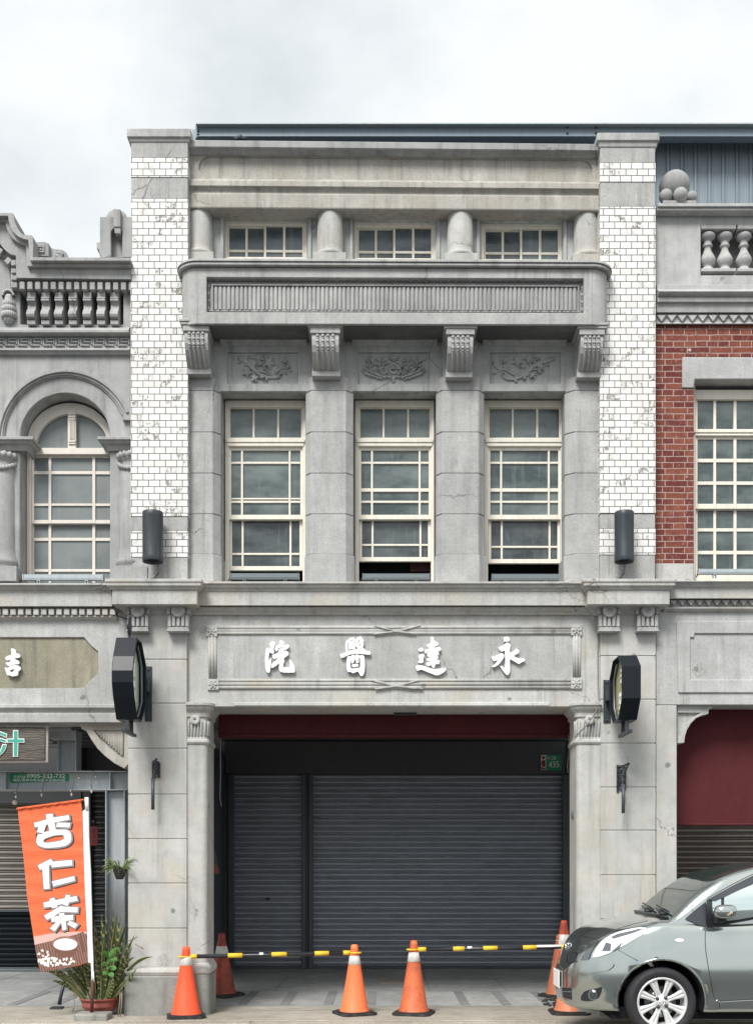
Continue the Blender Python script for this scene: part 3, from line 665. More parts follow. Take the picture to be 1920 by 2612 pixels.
mb = MB(); mb.box(X(340), X(1668), .70, 8.0, 3.55, Z(366, .3)); mb.box(X(340), X(1668), .625, .71, 3.2, Z(366, .3)); B(mb, 'interior', 'dark')  # near-black blocks, the rooms' shade put into the colour
mb = MB(); mb.pb(1046, 1437, 1096, 1457, .56, .61); B(mb, 'crate', 'pole_red')
# tiled piers with cement bands and caps
def tiled_pier(x0, x1, spec, cap):
    mb = MB(); tl = MB()
    for a, b, kind in spec:
        if kind == 't': tl.box(X(x0, -.055), X(x1, -.055), -.057, .5, Z(b, -.055), Z(a, -.055))
        else: mb.box(X(x0, -.05) + .003, X(x1, -.05) - .003, -.05, .5, Z(b, -.05), Z(a, -.05))
    a, b, c = cap
    xl_, xr_ = X(x0, -.05), X(x1, -.05)
    mould(mb, xl_, xr_, -.05, [(a, .032), (b, .032), (b + 3, .016), (c - 2, .008), (c, .0)], back=.02, ret=.56)
    mb.box(xl_ - .02, xr_ + .02, -.06, .5, Z(b, -.05), Z(a, -.12) - .002)
    o = B(mb, 'pier', 'conc_mid', bevel=.006); B(tl, 'tile_facing', 'tile', o, bevel=.003)
tiled_pier(334, 480, [(362, 402.5, 'c'), (402.5, 452, 't'), (452, 507, 'c'), (507, 1317, 't'), (1317, 1354, 'c'), (1354, 1421, 't'), (1421, 1482, 'c')], (327, 349, 364))
tiled_pier(1529, 1671, [(375, 415.5, 'c'), (415.5, 464, 't'), (464, 527, 'c'), (527, 1310, 't'), (1310, 1349, 'c'), (1349, 1415, 't'), (1415, 1482, 'c')], (338, 358, 377))

# cornice over the ground floor
CP = [(1483, .165), (1489, .165), (1491, .145), (1497, .14), (1504, .115), (1508, .11), (1509, .10), (1545, .10), (1546, .0)]
mb = MB(); mould(mb, 478, 1530, .03, CP, back=.45)
mould(mb, 478, 1530, .03, [(1547, .06), (1555, .05), (1562, .02), (1568, .015), (1569, .0)], back=.2)
B(mb, 'cornice', 'conc_band', bevel=.005)
CQ = [(1476, .056), (1484, .056), (1486, .046), (1493, .044), (1500, .02), (1504, .014), (1505, .0), (1542, .0)]
for a, b, in ((286, 503), (1498, 1707)):
    mb = MB(); mould(mb, X(a, -.19), X(b, -.19), -.19, CQ, back=.05, ret=.62); mb.box(X(a, -.19) + .02, X(b, -.19) - .02, -.17, .45, Z(1542, -.19) + .002, Z(1480, -.19))
    mould(mb, X(a, -.19) + .10, X(b, -.19) - .10, -.0, [(1543, .09), (1549, .08), (1556, .04), (1566, .015), (1570, .0)], back=.05, ret=.4)
    B(mb, 'pier_entablature', 'conc_band', bevel=.005)
def triglyph(cx):
    mb = MB(); x = X(cx, -.08); z = lambda py: Z(py, -.09); w = .098
    mb.box(x - w, x + w, -.055, .02, z(1602), z(1545)); mb.lathe((x, -.055, z(1557)), [(.0, -.035), (.022, -.035), (.026, -.05), (.066, -.05), (.068, .0)], 24, axis='y')
    for sx in (-1, 1): mb.box(x + sx * w - .016, x + sx * w + .016, -.075, .02, z(1566), z(1546)); mb.box(x + sx * (w - .012) - .016, x + sx * (w - .012) + .016, -.085, .02, z(1598), z(1569))
    for q in (-1, 0, 1): mb.box(x + q * .045 - .015, x + q * .045 + .015, -.085, .02, z(1597), z(1570))
    mb.box(x - w - .004, x + w + .004, -.09, .02, z(1605), z(1600)); mb.box(x - w - .01, x + w + .01, -.10, .02, z(1611), z(1605.5))
    B(mb, 'triglyph', 'conc_mid', bevel=.004)
for c in (352, 455, 1553, 1651): triglyph(c)
# ground-floor piers of rendered blocks, half-round columns beside them
for x0, x1, jt in ((327, 477, [1544, 1682, 1794, 1909, 2026, 2140, 2253, 2368, 2472]), (1531, 1671.5, [1544, 1673, 1784, 1896, 2008, 2118, 2232, 2344, 2470])):
    mb = MB(); a, b = X(x0), X(x1)
    for t, d in zip(jt, jt[1:]): mb.box(a, b, 0, .6, Z(d) + .003, Z(t) - .003)
    mb.box(a + .008, b - .008, .009, .59, Z(2472), Z(1544))
    mould(mb, a, b, 0.0, [(2468, .004), (2472, .025), (2480, .035), (2487, .02), (2490, .012)], back=.05, ret=.5)
    o = B(mb, 'pier_block', 'conc_light', bevel=.005)
    mb = MB(); mb.box(a - .03, b + .03, -.035, .62, -.02, Z(2489)); B(mb, 'plinth', 'conc_plinth', o, bevel=.012)
for pa, pb_, s_ in ((477.6, 528.5, 1), (1470.5, 1530.4, -1)):
    yc_ = .02; xa, xb = X(pa, yc_), X(pb_, yc_); rc = .055
    def cpath(o=0.0):                                                   # plan: flush with the pier on one side, rounded towards the opening
        if s_ == 1: return [(xa, yc_)] + arc(xb - rc, yc_ + rc, rc, 270, 360, 8) + [(xb, .45)]
        return [(xa, .45)] + arc(xa + rc, yc_ + rc, rc, 180, 270, 8) + [(xb, yc_)]
    def body_(mb, o, z0, z1):
        pth = cpath(); mb.sweep(pth, [(o, z1), (o, z0), (-.03, z0), (-.03, z1)])
    def prof_(mb, rows): mb.sweep(cpath(), [(-.03, rows[0][1])] + rows + [(-.03, rows[-1][1])])
    mb = MB(); body_(mb, 0, Z(2456), Z(1899)); prof_(mb, [(.006, Z(1880)), (.006, Z(1884)), (.018, Z(1888)), (.020, Z(1893)), (.010, Z(1897)), (.004, Z(1899))])
    prof_(mb, [(.004, Z(2456)), (.012, Z(2460)), (.028, Z(2467)), (.034, Z(2474)), (.030, Z(2481)), (.012, Z(2487))])
    o = B(mb, 'corner_pilaster', 'conc_light', bevel=.003)
    mb = MB(); prof_(mb, [(.022, Z(2487)), (.022, -.02)]); B(mb, 'plinth', 'conc_plinth', o, bevel=.008)
    mb = MB(); prof_(mb, [(.080, Z(1793)), (.080, Z(1800)), (.062, Z(1803)), (.056, Z(1808)), (.030, Z(1815)), (.020, Z(1818)), (.016, Z(1828)), (.004, Z(1829))])
    body_(mb, .0, Z(1881), Z(1828))
    pth = cpath(); nrib = 0
    L_ = [0.0]
    for q, q2 in zip(pth, pth[1:]): L_.append(L_[-1] + math.hypot(q2[0] - q[0], q2[1] - q[1]))
    def at_(d):
        for i in range(len(pth) - 1):
            if d <= L_[i + 1]:
                f = (d - L_[i]) / (L_[i + 1] - L_[i]); dx, dy = pth[i + 1][0] - pth[i][0], pth[i + 1][1] - pth[i][1]; l = math.hypot(dx, dy)
                return pth[i][0] + dx * f, pth[i][1] + dy * f, dy / l, -dx / l
    d = .018 if s_ == 1 else L_[-1] - .018
    for i in range(9):
        x, y, nx, ny = at_(d); d += .031 * s_
        mb.tube([(x + nx * .014, y + ny * .014, Z(1838)), (x + nx * .010, y + ny * .010, Z(1852)), (x + nx * .006, y + ny * .006, Z(1876))], .0105, 6)
    cxm = X(499 if s_ == 1 else 1502, yc_); mb.lathe((cxm, yc_ - .012, Z(1836)), [(0, -.012), (.010, -.012), (.014, -.03), (.046, -.03), (.048, .02)], 22, axis='y')
    B(mb, 'capital', 'conc_light', o, bevel=.002)
# name frieze over the entrance
YS = .045
mb = MB(); mb.pb(470, 1544, 1536, 1803, YS, .62); mould(mb, 599, 1398, YS, [(1791, .018), (1799, .022), (1803, .012)], back=.05)
FR = B(mb, 'name_frieze', 'conc_light', bevel=.006)
mb = MB(); mb.pb(548, 1616, 1462, 1734, YS - .003, YS + .05); B(mb, 'name_panel', 'conc_mid', FR)
mb = MB()
def reed(mb, a, b, r): mb.tube([a, b], r, 10)
for py, r in ((1601, .020), (1608.5, .016), (1615, .018)): reed(mb, P(555, py, YS - .004), P(1457, py, YS - .004), r)
for py, r in ((1736, .018), (1745, .020), (1753.5, .018)): reed(mb, P(558, py, YS - .004), P(1457, py, YS - .004), r)
for px, r in ((534, .014), (541.5, .018), (549, .014)): reed(mb, P(px, 1622, YS - .004), P(px + 2, 1731, YS - .004), r)
for px, r in ((1463, .014), (1470, .018), (1477, .014)): reed(mb, P(px, 1620, YS - .004), P(px, 1730, YS - .004), r)
B(mb, 'reeded_border', 'conc_band', FR)
for cx, cy in ((540, 1609.5), (543.5, 1745.5), (1469.5, 1607), (1469.5, 1742.5)):
    mb = MB(); mb.pb(cx - 14, cy - 14, cx + 14, cy + 14, YS - .022, YS + .02); c = P(cx, cy, YS - .022)
    mb.lathe(c, [(.012, -.006), (.02, -.014), (.028, -.006), (.028, .005)], 20, axis='y'); mb.ball((c.x, c.y - .004, c.z), .014, 10)
    for i in range(6): mb.ball((c.x + .034 * math.cos(i * 1.047), c.y - .001, c.z + .034 * math.sin(i * 1.047)), .014, 8, sy=.7)
    B(mb, 'rosette', 'conc_light', FR, bevel=.003)
mb = MB()
for q in (((954, 1596), (1000, 1608), (1040, 1614), (1060, 1617)), ((1072, 1596), (1030, 1605), (990, 1613), (954, 1618)), ((962, 1598), (1010, 1611), (1045, 1616)), ((1062, 1598), (1015, 1611), (965, 1616)),
          ((948, 1735), (1000, 1746), (1040, 1753), (1078, 1757)), ((1068, 1736), (1030, 1744), (990, 1752), (956, 1758)), ((956, 1738), (1008, 1750), (1060, 1757)), ((1058, 1739), (1012, 1750), (965, 1757))):
    mb.tube([P(a, b, YS - .024) for a, b in q], .008, 6)
B(mb, 'ribbon', 'conc_light', FR)
YL = .008
def letter(outs, x0, y0, k, name='letter', y=YL, parent=None, m='white_metal', dep=.024):
    mb = MB()
    for L in outs:
        loops = L if isinstance(L[0][0], tuple) else [L]
        mb.pp([smooth_loop(zoomed(l, x0, y0, k), 2) for l in loops], y, y + dep)
    return B(mb, name, m, parent or FR)
KZ = 1652 / 120
letter([[(360, 460), (410, 400), (480, 355), (545, 360), (590, 410), (590, 450), (545, 510), (530, 590), (525, 660), (540, 720), (520, 780), (480, 795), (430, 770), (385, 725), (365, 790), (350, 880), (345, 960), (350, 1040), (385, 990), (435, 905), (440, 1000), (430, 1150), (410, 1300), (385, 1440), (340, 1465), (290, 1440), (245, 1370), (225, 1200), (215, 960), (235, 760), (255, 620), (290, 585), (345, 580), (390, 620), (405, 590), (400, 490)],
        [(740, 320), (820, 320), (880, 360), (915, 410), (900, 440), (860, 455), (795, 470), (880, 470), (1000, 465), (1060, 500), (1070, 540), (1030, 600), (950, 650), (860, 685), (815, 725), (900, 690), (970, 685), (1030, 730), (1050, 790), (1020, 850), (940, 905), (860, 965), (905, 1025), (905, 1060), (880, 1100), (855, 1180), (855, 1240), (890, 1265), (980, 1270), (1090, 1260), (1095, 1200), (1085, 1080), (1065, 985), (1110, 1000), (1200, 1110), (1250, 1220), (1270, 1330), (1270, 1420), (1240, 1450), (1050, 1455), (850, 1450), (760, 1420), (715, 1360), (705, 1250), (715, 1170), (725, 1110), (650, 1180), (560, 1245), (480, 1285), (430, 1290), (440, 1170), (490, 1110), (570, 1050), (650, 960), (655, 935), (610, 950), (555, 980), (510, 960), (480, 900), (470, 830), (560, 810), (640, 775), (690, 720), (705, 660), (695, 635), (700, 620), (760, 600), (860, 600), (870, 580), (800, 570), (690, 590), (680, 610), (660, 680), (610, 705), (560, 650), (575, 540), (590, 500), (660, 490), (720, 445), (745, 380)]], 660, 1610, KZ)
letter([[[(430, 400), (455, 335), (490, 328), (540, 262), (600, 230), (680, 215), (735, 225), (745, 275), (785, 315), (805, 270), (830, 225), (880, 190), (950, 180), (1000, 190), (1005, 250), (1065, 300), (1078, 345), (1000, 398), (1070, 400), (1078, 430), (1050, 530), (1020, 590), (1120, 630), (1140, 685), (1240, 690), (1300, 720), (1315, 780), (1290, 825), (1200, 825), (1000, 795), (800, 785), (640, 805), (520, 845), (400, 900), (310, 935), (275, 930), (245, 890), (235, 810), (350, 780), (450, 740), (425, 620), (415, 500)],
         [(497, 350), (515, 350), (520, 545), (535, 655), (660, 612), (745, 668), (660, 650), (532, 690), (508, 640)], [(605, 335), (640, 310), (668, 320), (640, 360), (612, 356)], [(745, 535), (785, 530), (850, 605), (790, 655), (785, 600)], [(782, 345), (798, 350), (730, 442), (716, 436)], [(838, 252), (892, 290), (915, 350), (855, 432), (838, 424), (892, 350), (880, 300)], [(932, 435), (952, 440), (948, 500), (912, 535), (900, 525), (930, 490)]],
        [[(500, 890), (540, 875), (620, 885), (640, 840), (680, 825), (740, 830), (768, 865), (790, 815), (850, 810), (900, 840), (930, 855), (980, 840), (1050, 845), (1090, 890), (1105, 1050), (1110, 1220), (1095, 1400), (1060, 1520), (1010, 1570), (960, 1570), (910, 1500), (870, 1420), (830, 1420), (750, 1455), (700, 1475), (650, 1460), (600, 1420), (550, 1440), (510, 1420), (475, 1350), (455, 1220), (465, 1050), (480, 940)],
         [(600, 1060), (640, 1015), (630, 1060), (612, 1115), (650, 1135), (700, 1110), (740, 1050), (765, 975), (785, 1000), (795, 1060), (785, 1110), (850, 1125), (905, 1090), (890, 990), (905, 930), (935, 940), (945, 1200), (930, 1280), (830, 1290), (650, 1320), (610, 1280), (595, 1160)]],
        [(635, 1185), (700, 1155), (780, 1145), (860, 1155), (885, 1180), (870, 1235), (780, 1250), (710, 1270), (660, 1240)]], 850, 1610, KZ)
letter([ell(455, 580, 88, 70, 16), [(360, 790), (420, 750), (490, 720), (550, 725), (580, 770), (560, 840), (540, 900), (550, 980), (530, 1030), (480, 1050), (410, 1045), (340, 1010), (390, 965), (400, 930), (385, 870)],
        [(785, 160), (830, 125), (880, 130), (910, 180), (910, 240), (960, 280), (1040, 310), (1070, 380), (1050, 430), (970, 455), (910, 490), (920, 510), (1000, 490), (1090, 465), (1150, 510), (1170, 570), (1130, 620), (1045, 650), (1090, 690), (1090, 750), (1050, 780), (960, 795), (1050, 805), (1075, 840), (1060, 890), (1020, 910), (950, 925), (1100, 935), (1120, 980), (1105, 1050), (1075, 1085), (970, 1085), (950, 1140), (940, 1210), (860, 1210), (840, 1160), (830, 1110), (770, 1140), (720, 1155), (645, 1110), (630, 1040), (740, 1010), (800, 975), (800, 955), (740, 985), (690, 985), (640, 905), (760, 850), (780, 815), (700, 835), (660, 760), (680, 720), (745, 670), (740, 650), (690, 690), (630, 725), (590, 670), (580, 590), (660, 560), (745, 530), (735, 505), (690, 495), (645, 430), (670, 395), (760, 360), (800, 320), (795, 240)],
        [(275, 1150), (340, 1125), (480, 1130), (600, 1160), (740, 1215), (880, 1250), (1000, 1258), (1150, 1245), (1280, 1220), (1340, 1215), (1335, 1290), (1290, 1350), (1180, 1420), (1060, 1480), (980, 1480), (880, 1440), (700, 1370), (560, 1310), (460, 1275), (420, 1285), (380, 1320), (330, 1320), (285, 1260)]], 1040, 1615, KZ)
letter([[(605, 140), (700, 120), (780, 140), (820, 190), (810, 260), (770, 290), (680, 290), (585, 295), (620, 240), (595, 195)], [(190, 795), (220, 795), (270, 820), (380, 770), (500, 705), (550, 700), (610, 740), (632, 790), (600, 880), (540, 970), (450, 1080), (350, 1160), (270, 1190), (180, 1185), (270, 1100), (350, 1020), (400, 940), (340, 965), (270, 990), (225, 950), (195, 870)],
        [(415, 490), (460, 485), (600, 420), (690, 340), (740, 320), (830, 370), (845, 410), (825, 520), (815, 690), (900, 660), (980, 610), (1020, 545), (1070, 545), (1130, 590), (1150, 650), (1120, 710), (1040, 750), (955, 795), (1010, 840), (1100, 875), (1200, 890), (1310, 880), (1330, 910), (1365, 945), (1340, 975), (1240, 1020), (1160, 1080), (1100, 1065), (960, 980), (820, 905), (820, 1000), (830, 1200), (830, 1330), (800, 1420), (735, 1480), (680, 1440), (590, 1330), (520, 1220), (475, 1150), (510, 1140), (580, 1190), (640, 1235), (662, 1100), (662, 900), (652, 700), (640, 600), (590, 630), (530, 650), (460, 590), (425, 530)]], 1240, 1615, KZ)

# arcade behind the columns
zc = Z(1803, YS) + .012; YA = 4.89
zh_ = zc + .34
mb = MB(); mb.box(X(327), X(1672), .06, .67, zc, zh_ + .12); B(mb, 'lintel_soffit', 'ceiling')
mb = MB(); mb.box(X(327), X(1672), .675, YA + .3, zh_, zh_ + .1); B(mb, 'arcade_ceiling', 'arcwall')
mb = MB(); mb.pb(557, 1823, 1455, 1881, .60, .66); mb.pb(557, 1872, 1455, 1880, .585, .602); B(mb, 'awning', 'maroon', bevel=.006)
mb = MB(); mb.pb(1004, 1808, 1062, 1824, .45, .52); mb.pb(975, 1809, 1095, 1813, .44, .50); B(mb, 'awning_motor', 'black_metal', bevel=.004)
mb = MB(); mb.box(X(500, YA), X(574, YA), YA - .02, YA + .3, 0, zh_); mb.box(X(1450, YA), X(1540, YA), YA - .02, YA + .3, 0, zh_)
mb.box(X(574, YA), X(1450, YA), YA + .06, YA + .3, 0, zh_); B(mb, 'arcade_wall', 'arcwall')
mb = MB(); mb.pb(574, 1890, 1440, 1975, YA - .06, YA + .06); mb.box(X(560, YA), X(1450, YA), YA - .03, YA + .06, Z(1890, YA), zh_); B(mb, 'fascia_board', 'fascia', bevel=.01)
for a, b, q in ((582, 597, .09), (769, 780, .09), (787, 798, .09), (780.2, 786.8, .05), (1434, 1452, .09)):
    mb = MB(); mb.pb(a, 1975, b, 2472, YA - q, YA + .06); B(mb, 'shutter_guide', 'shutter_frame', bevel=.006)
mb = MB(); mb.box(X(498, 3.9), X(533, 3.9), 3.7, YA, 0, zc); mb.box(X(533, 3.9), X(546, 3.9), 3.8, YA, 0, zc); B(mb, 'side_pilaster', 'shutter_frame')
def shutter_mesh(x0, x1, z0, z1, y, pitch=.0770):
    mb = MB(); n = int(round((z1 - z0) / pitch)); p = (z1 - z0) / n
    a = X(x0, y); b = X(x1, y); rows = []
    for i in range(n):
        zt = z1 - i * p
        rows += [(.030, zt), (.030, zt - p * .09), (-.004, zt - p * .14), (-.013, zt - p * .26), (-.014, zt - p * .42), (-.008, zt - p * .56), (.004, zt - p * .63), (.030, zt - p * .65), (.030, zt - p * .76), (.004, zt - p * .79), (-.002, zt - p * .86), (.004, zt - p * .94), (.030, zt - p * .97)]
    rows.append((.030, z0)); k = len(rows)
    nx = 44; per = 13; rj = random.Random(int(x0)); jit = [rj.uniform(-.0035, .0035) for _ in range(n + 2)]; ph = [rj.uniform(0, 6.28) for _ in range(n + 2)]
    vs = [(a + (b - a) * j / nx, y + dy + jit[i // per] + .0013 * math.sin(ph[i // per] + j * .55) + .002 * math.sin(j * .21 + i * .013), z + .0010 * math.sin(ph[i // per] + j * .3)) for j in range(nx + 1) for i, (dy, z) in enumerate(rows)]
    mb.add(vs, [(j * k + i, (j + 1) * k + i, (j + 1) * k + i + 1, j * k + i + 1) for j in range(nx) for i in range(k - 1)], False)
    return mb
zf = Z(2464, YA)
s1 = B(shutter_mesh(597, 769, zf, Z(1976, YA), YA), 'roller_shutter', 'shutter'); s2 = B(shutter_mesh(798, 1434, zf, Z(1976, YA), YA), 'roller_shutter', 'shutter')
mb = MB(); mb.pb(597, 2463, 769, 2470, YA - .02, YA + .03); B(mb, 'bottom_rail', 'shutter_frame', s1); mb = MB(); mb.pb(798, 2463, 1434, 2470, YA - .02, YA + .03); B(mb, 'bottom_rail', 'shutter_frame', s2)
mb = MB(); c = P(683, 2293, YA - .02); mb.lathe(c, [(0, -.012), (.02, -.012), (.022, .01)], 14, axis='y'); mb.box(c.x - .04, c.x + .04, c.y - .02, c.y, c.z - .008, c.z + .006); B(mb, 'lock', 'black_metal', s1)
# ------------------------------------------------------------------ metal-clad building behind
RB = thing('metal_roof_building', (2, 3, 0), 'blue-grey metal clad building rising behind the parapets with a long flat roof edge', 'building')
yr = 1.5
mb = MB(); mb.pb(500, 313, 2150, 316, yr - .06, yr + .5); B(mb, 'roof_flashing', 'lip', RB)
mb = MB(); mb.pb(499, 316, 2150, 347, yr, yr + .12); mb.pb(498, 318, 503, 352, yr - .01, yr + .6); mb.box(X(500, yr), X(2150, yr), yr + .12, yr + 6, Z(330, yr), Z(318, yr))
mb.pb(500, 345, 2150, 348, yr - .012, yr + .1); B(mb, 'gutter', 'roof', RB, bevel=.004)
mb = MB()
for px, py in ((1446, 325), (1519, 326), (1446, 340), (1519, 340), (506, 334), (506, 343)): mb.lathe(P(px, py, yr), [(0, -.012), (.012, -.010), (.014, .005)], 10, axis='y')
B(mb, 'bolts', 'black_metal', RB)
mb = MB(); ys_ = yr + .26; x = X(490, ys_); xe = X(2150, ys_); prof = []
while x < xe:
    prof += [(x, 0), (x + .055, 0), (x + .062, -.022), (x + .082, -.022), (x + .089, 0), (x + .100, 0), (x + .107, -.012), (x + .118, -.012), (x + .125, 0)]; x += .158
zt, zb = Z(330, ys_), Z(720, ys_)
mb.add([(a, ys_ + b, z) for z in (zb, zt) for a, b in prof], [(i, i + 1, i + 1 + len(prof), i + len(prof)) for i in range(len(prof) - 1)])
mb.box(X(490, ys_), xe, ys_ + .02, ys_ + 5, zb, zt); B(mb, 'cladding', 'siding', RB)
mb = MB(); c = P(612, 354, .9); mb.tube([(c.x - .07, c.y, c.z), (c.x + .07, c.y, c.z)], .022, 10); mb.ball((c.x, c.y, c.z + .01), .035, 12)
tag(mb.build('pipe_fitting', M['black_metal']), 'small dark pipe fitting showing above the grey parapet under the roof edge', 'pipe')

# ------------------------------------------------------------------ left shophouse with the curved gable
LH = thing('shophouse', (-4.5, 0, 0), 'old grey stucco shophouse on the left with a curved gable and arched window', 'building')
ZK = 1652 / 340
def q8(p): return zoomed(p, 0, 530, ZK)
def qd(p): return zoomed(p, 0, 800, 2.58125)
def qe(p): return zoomed(p, 0, 1440, 2.95)
L1 = [(-1100, 62), (160, 62), (176, 120), (185, 170), (205, 222), (230, 270), (262, 308), (300, 335), (350, 338), (400, 342), (412, 358), (415, 380), (412, 612), (1616, 618)]
L2 = [(-1100, 98), (105, 98), (110, 150), (122, 205), (140, 250), (165, 292), (200, 330), (240, 360), (300, 385), (355, 395), (372, 652), (1616, 655)]
L3 = [(-1100, 165), (70, 165), (76, 215), (90, 265), (115, 318), (150, 370), (195, 405), (240, 430), (285, 450), (325, 465), (338, 722), (1618, 725)]
L4 = [(-1100, 300), (-60, 370), (0, 440), (30, 480), (60, 512), (100, 550), (140, 578), (200, 590), (205, 868), (1620, 884)]
G = thing  # alias kept short
mb = MB()
for a, b, yf, yb in ((L1, L2, -.17, .55), (L2, L3, -.12, .5), (L3, L4, -.075, .45)): mb.pp(q8(a + b[::-1]), yf, yb)
B(mb, 'gable_cornice', 'conc_left', LH, bevel=.008)
mb = MB()
for i in range(15): mb.pb(*q8([(245 + i * 96.6, 912 + i * .6)])[0], *q8([(307 + i * 96.6, 1008 + i * .6)])[0], -.055, .1)
for a in ([(-45, 430), (5, 470), (-30, 520), (-80, 480)], [(-5, 485), (45, 520), (5, 575), (-40, 540)], [(50, 655), (105, 605), (150, 650), (100, 705)], [(140, 650), (200, 640), (200, 710), (140, 718)], [(140, 750), (202, 750), (204, 806), (140, 808)], [(138, 835), (208, 835), (210, 893), (138, 895)], [(138, 922), (214, 922), (214, 988), (138, 990)]): mb.pp(q8(a), -.05, .1)
B(mb, 'dentil_course', 'conc_left', LH, bevel=.004)
mb = MB(); mb.pp(q8([(-1100, 280), (0, 420), (140, 560), (205, 580), (205, 860), (1640, 880), (1640, 1030), (205, 1025), (135, 1025), (135, 700), (60, 600), (-1100, 450)]), .0, .4)
mb.pp([q8([(-1100, 380), (-20, 480), (130, 690), (140, 1022), (1640, 1028), (1640, 1490), (-1100, 1490)]), q8([(255, 1036), (255, 1446), (1530, 1446), (1530, 1036)])], .04, .34)
mb.pp(q8([(240, 1020), (1550, 1020), (1550, 1460), (240, 1460)]), .20, .34)
B(mb, 'gable_wall', 'conc_left', LH, bevel=.006)
for a in (345, 520, 687, 860, 1038, 1210, 1375):
    mb = MB(); x0, x1 = X(a / ZK, .0), X((a + 98) / ZK, .0); z = lambda v: Z(530 + v / ZK, 0.)
    mb.xprof(x0, x1, [(.2, z(1045)), (-.005, z(1045)), (-.005, z(1112)), (-.02, z(1118)), (-.02, z(1134)), (-.01, z(1138)), (-.025, z(1144)), (-.025, z(1166)), (.0, z(1174)), (.015, z(1200)), (.005, z(1250)), (-.03, z(1300)), (-.045, z(1340)), (-.035, z(1370)), (.02, z(1392)), (.02, z(1398)), (-.01, z(1400)), (-.01, z(1450)), (.2, z(1450))])
    B(mb, 'scroll_baluster', 'conc_left', LH, bevel=.004)
mb = MB(); c = P(22.5, 0, .02); z0 = 530
pr = [(.0, 1440), (.045, 1425), (.075, 1390), (.082, 1345), (.10, 1325), (.085, 1315), (.09, 1262), (.075, 1250), (.08, 1195), (.06, 1185), (.06, 1110), (.045, 1075), (.0, 1068)]
mb.lathe((c.x, .035, 0), [(r * .68, Z(z0 + v / ZK, .02)) for r, v in pr], 14)
for rw, (v, r_, n) in enumerate(((1330, .064, 12), (1255, .057, 11), (1190, .049, 10))):
    for i in range(n): t = R(180 + 180 * (i + .5 * (rw % 2)) / (n - 1)); mb.ball((c.x + r_ * math.cos(t), .035 + r_ * math.sin(t), Z(z0 + v / ZK, .02)), .016, 8, sz=2.0)
for i in range(40): t = R(random.uniform(180, 360)); h = random.uniform(0, 1); r_ = .052 * math.sqrt(1 - h * h * .7); mb.ball((c.x + r_ * math.cos(t), .035 + r_ * math.sin(t), Z(z0 + (1350 + 75 * h) / ZK, .02)), .009, 6)
mb.lathe((c.x, .04, Z(z0 + 1110 / ZK, .04)), [(.040, -.02), (.045, -.045), (.062, -.045), (.068, .0)], 20, 0, math.pi, axis='y')
B(mb, 'acorn_pendant', 'conc_right', LH)
mb = MB(); mould(mb, -230, 333, .04, [(835, .0), (837, .05), (842, .075), (848, .075), (853, .05), (856, .03), (858, .02)], back=.3); mould(mb, -230, 333, .05, [(856, .0), (858, .01), (889, .012), (891, .05), (893, .05), (898, .03), (904, .02), (907, .0)], back=.3)
B(mb, 'string_course', 'conc_left', LH, bevel=.004)
mb = MB(); yk = .036
for i in range(-1, 11):
    o = 68 + i * 154.5
    for a, b, c_, d in ((0, 1615, 20, 1710), (20, 1692, 112, 1710), (40, 1610, 60, 1650), (40, 1650, 128, 1668), (60, 1610, 150, 1627), (132, 1627, 150, 1690)):
        p0, p1 = q8([(o + a, b)])[0], q8([(o + c_, d)])[0]
        if p1[0] < 333: mb.pb(*p0, *p1, yk - .014, yk + .03)
B(mb, 'greek_key_band', 'conc_left', LH, bevel=.003)
# pedestal block and scrolls on the parapet
mb = MB(); mb.pp([q8([(1240, 112), (1640, 112), (1640, 612), (1240, 618), (1232, 520), (1200, 505), (1200, 428), (1240, 425)]), q8(ell(1447, 320, 72, 78, 12, 180, 360) + [(1519, 640 - 30), (1375, 610)])], -.06, .5)
mb.pp(q8([(1360, 235), (1530, 235), (1530, 620), (1360, 620)]), .03, .45); B(mb, 'parapet_block', 'conc_left', LH, bevel=.006)
mb = MB(); mb.pp(q8([(1408, 8), (1495, 15), (1497, 240), (1410, 238)]), -.10, .5); mb.pp(q8([(1415, 240), (1497, 242), (1495, 322), (1425, 318)]), -.09, .1)
c = P(*q8([(1455, 175)])[0], .25); mb.lathe((c.x, .20, c.z), [(.0, .0), (.100, .0), (.110, .02), (.110, .30)], 28, axis='y'); B(mb, 'keystone', 'conc_left', LH, bevel=.006)
mb = MB(); mb.pp(q8([(440, 430), (530, 420), (575, 428), (600, 460), (650, 505), (700, 515), (770, 522), (820, 550), (862, 625), (440, 625)]), .05, .3); mb.pp(q8([(445, 440), (605, 440), (605, 595), (440, 595)]), .0, .2)
mb.pp([q8([(465, 470), (545, 462), (548, 548), (468, 552)]), q8([(480, 485), (530, 480), (532, 532), (482, 536)])], -.015, .05); mb.pp(q8([(495, 498), (518, 496), (518, 520), (496, 522)]), -.015, .05)
sp = [P(*q8([(745 + (8 + t * 2.4) * math.cos(t), 582 + (8 + t * 2.0) * math.sin(t))])[0], .04) for t in [i * .45 for i in range(36)]]; mb.tube(sp, .012, 6); B(mb, 'parapet_scroll', 'conc_left', LH, bevel=.004)
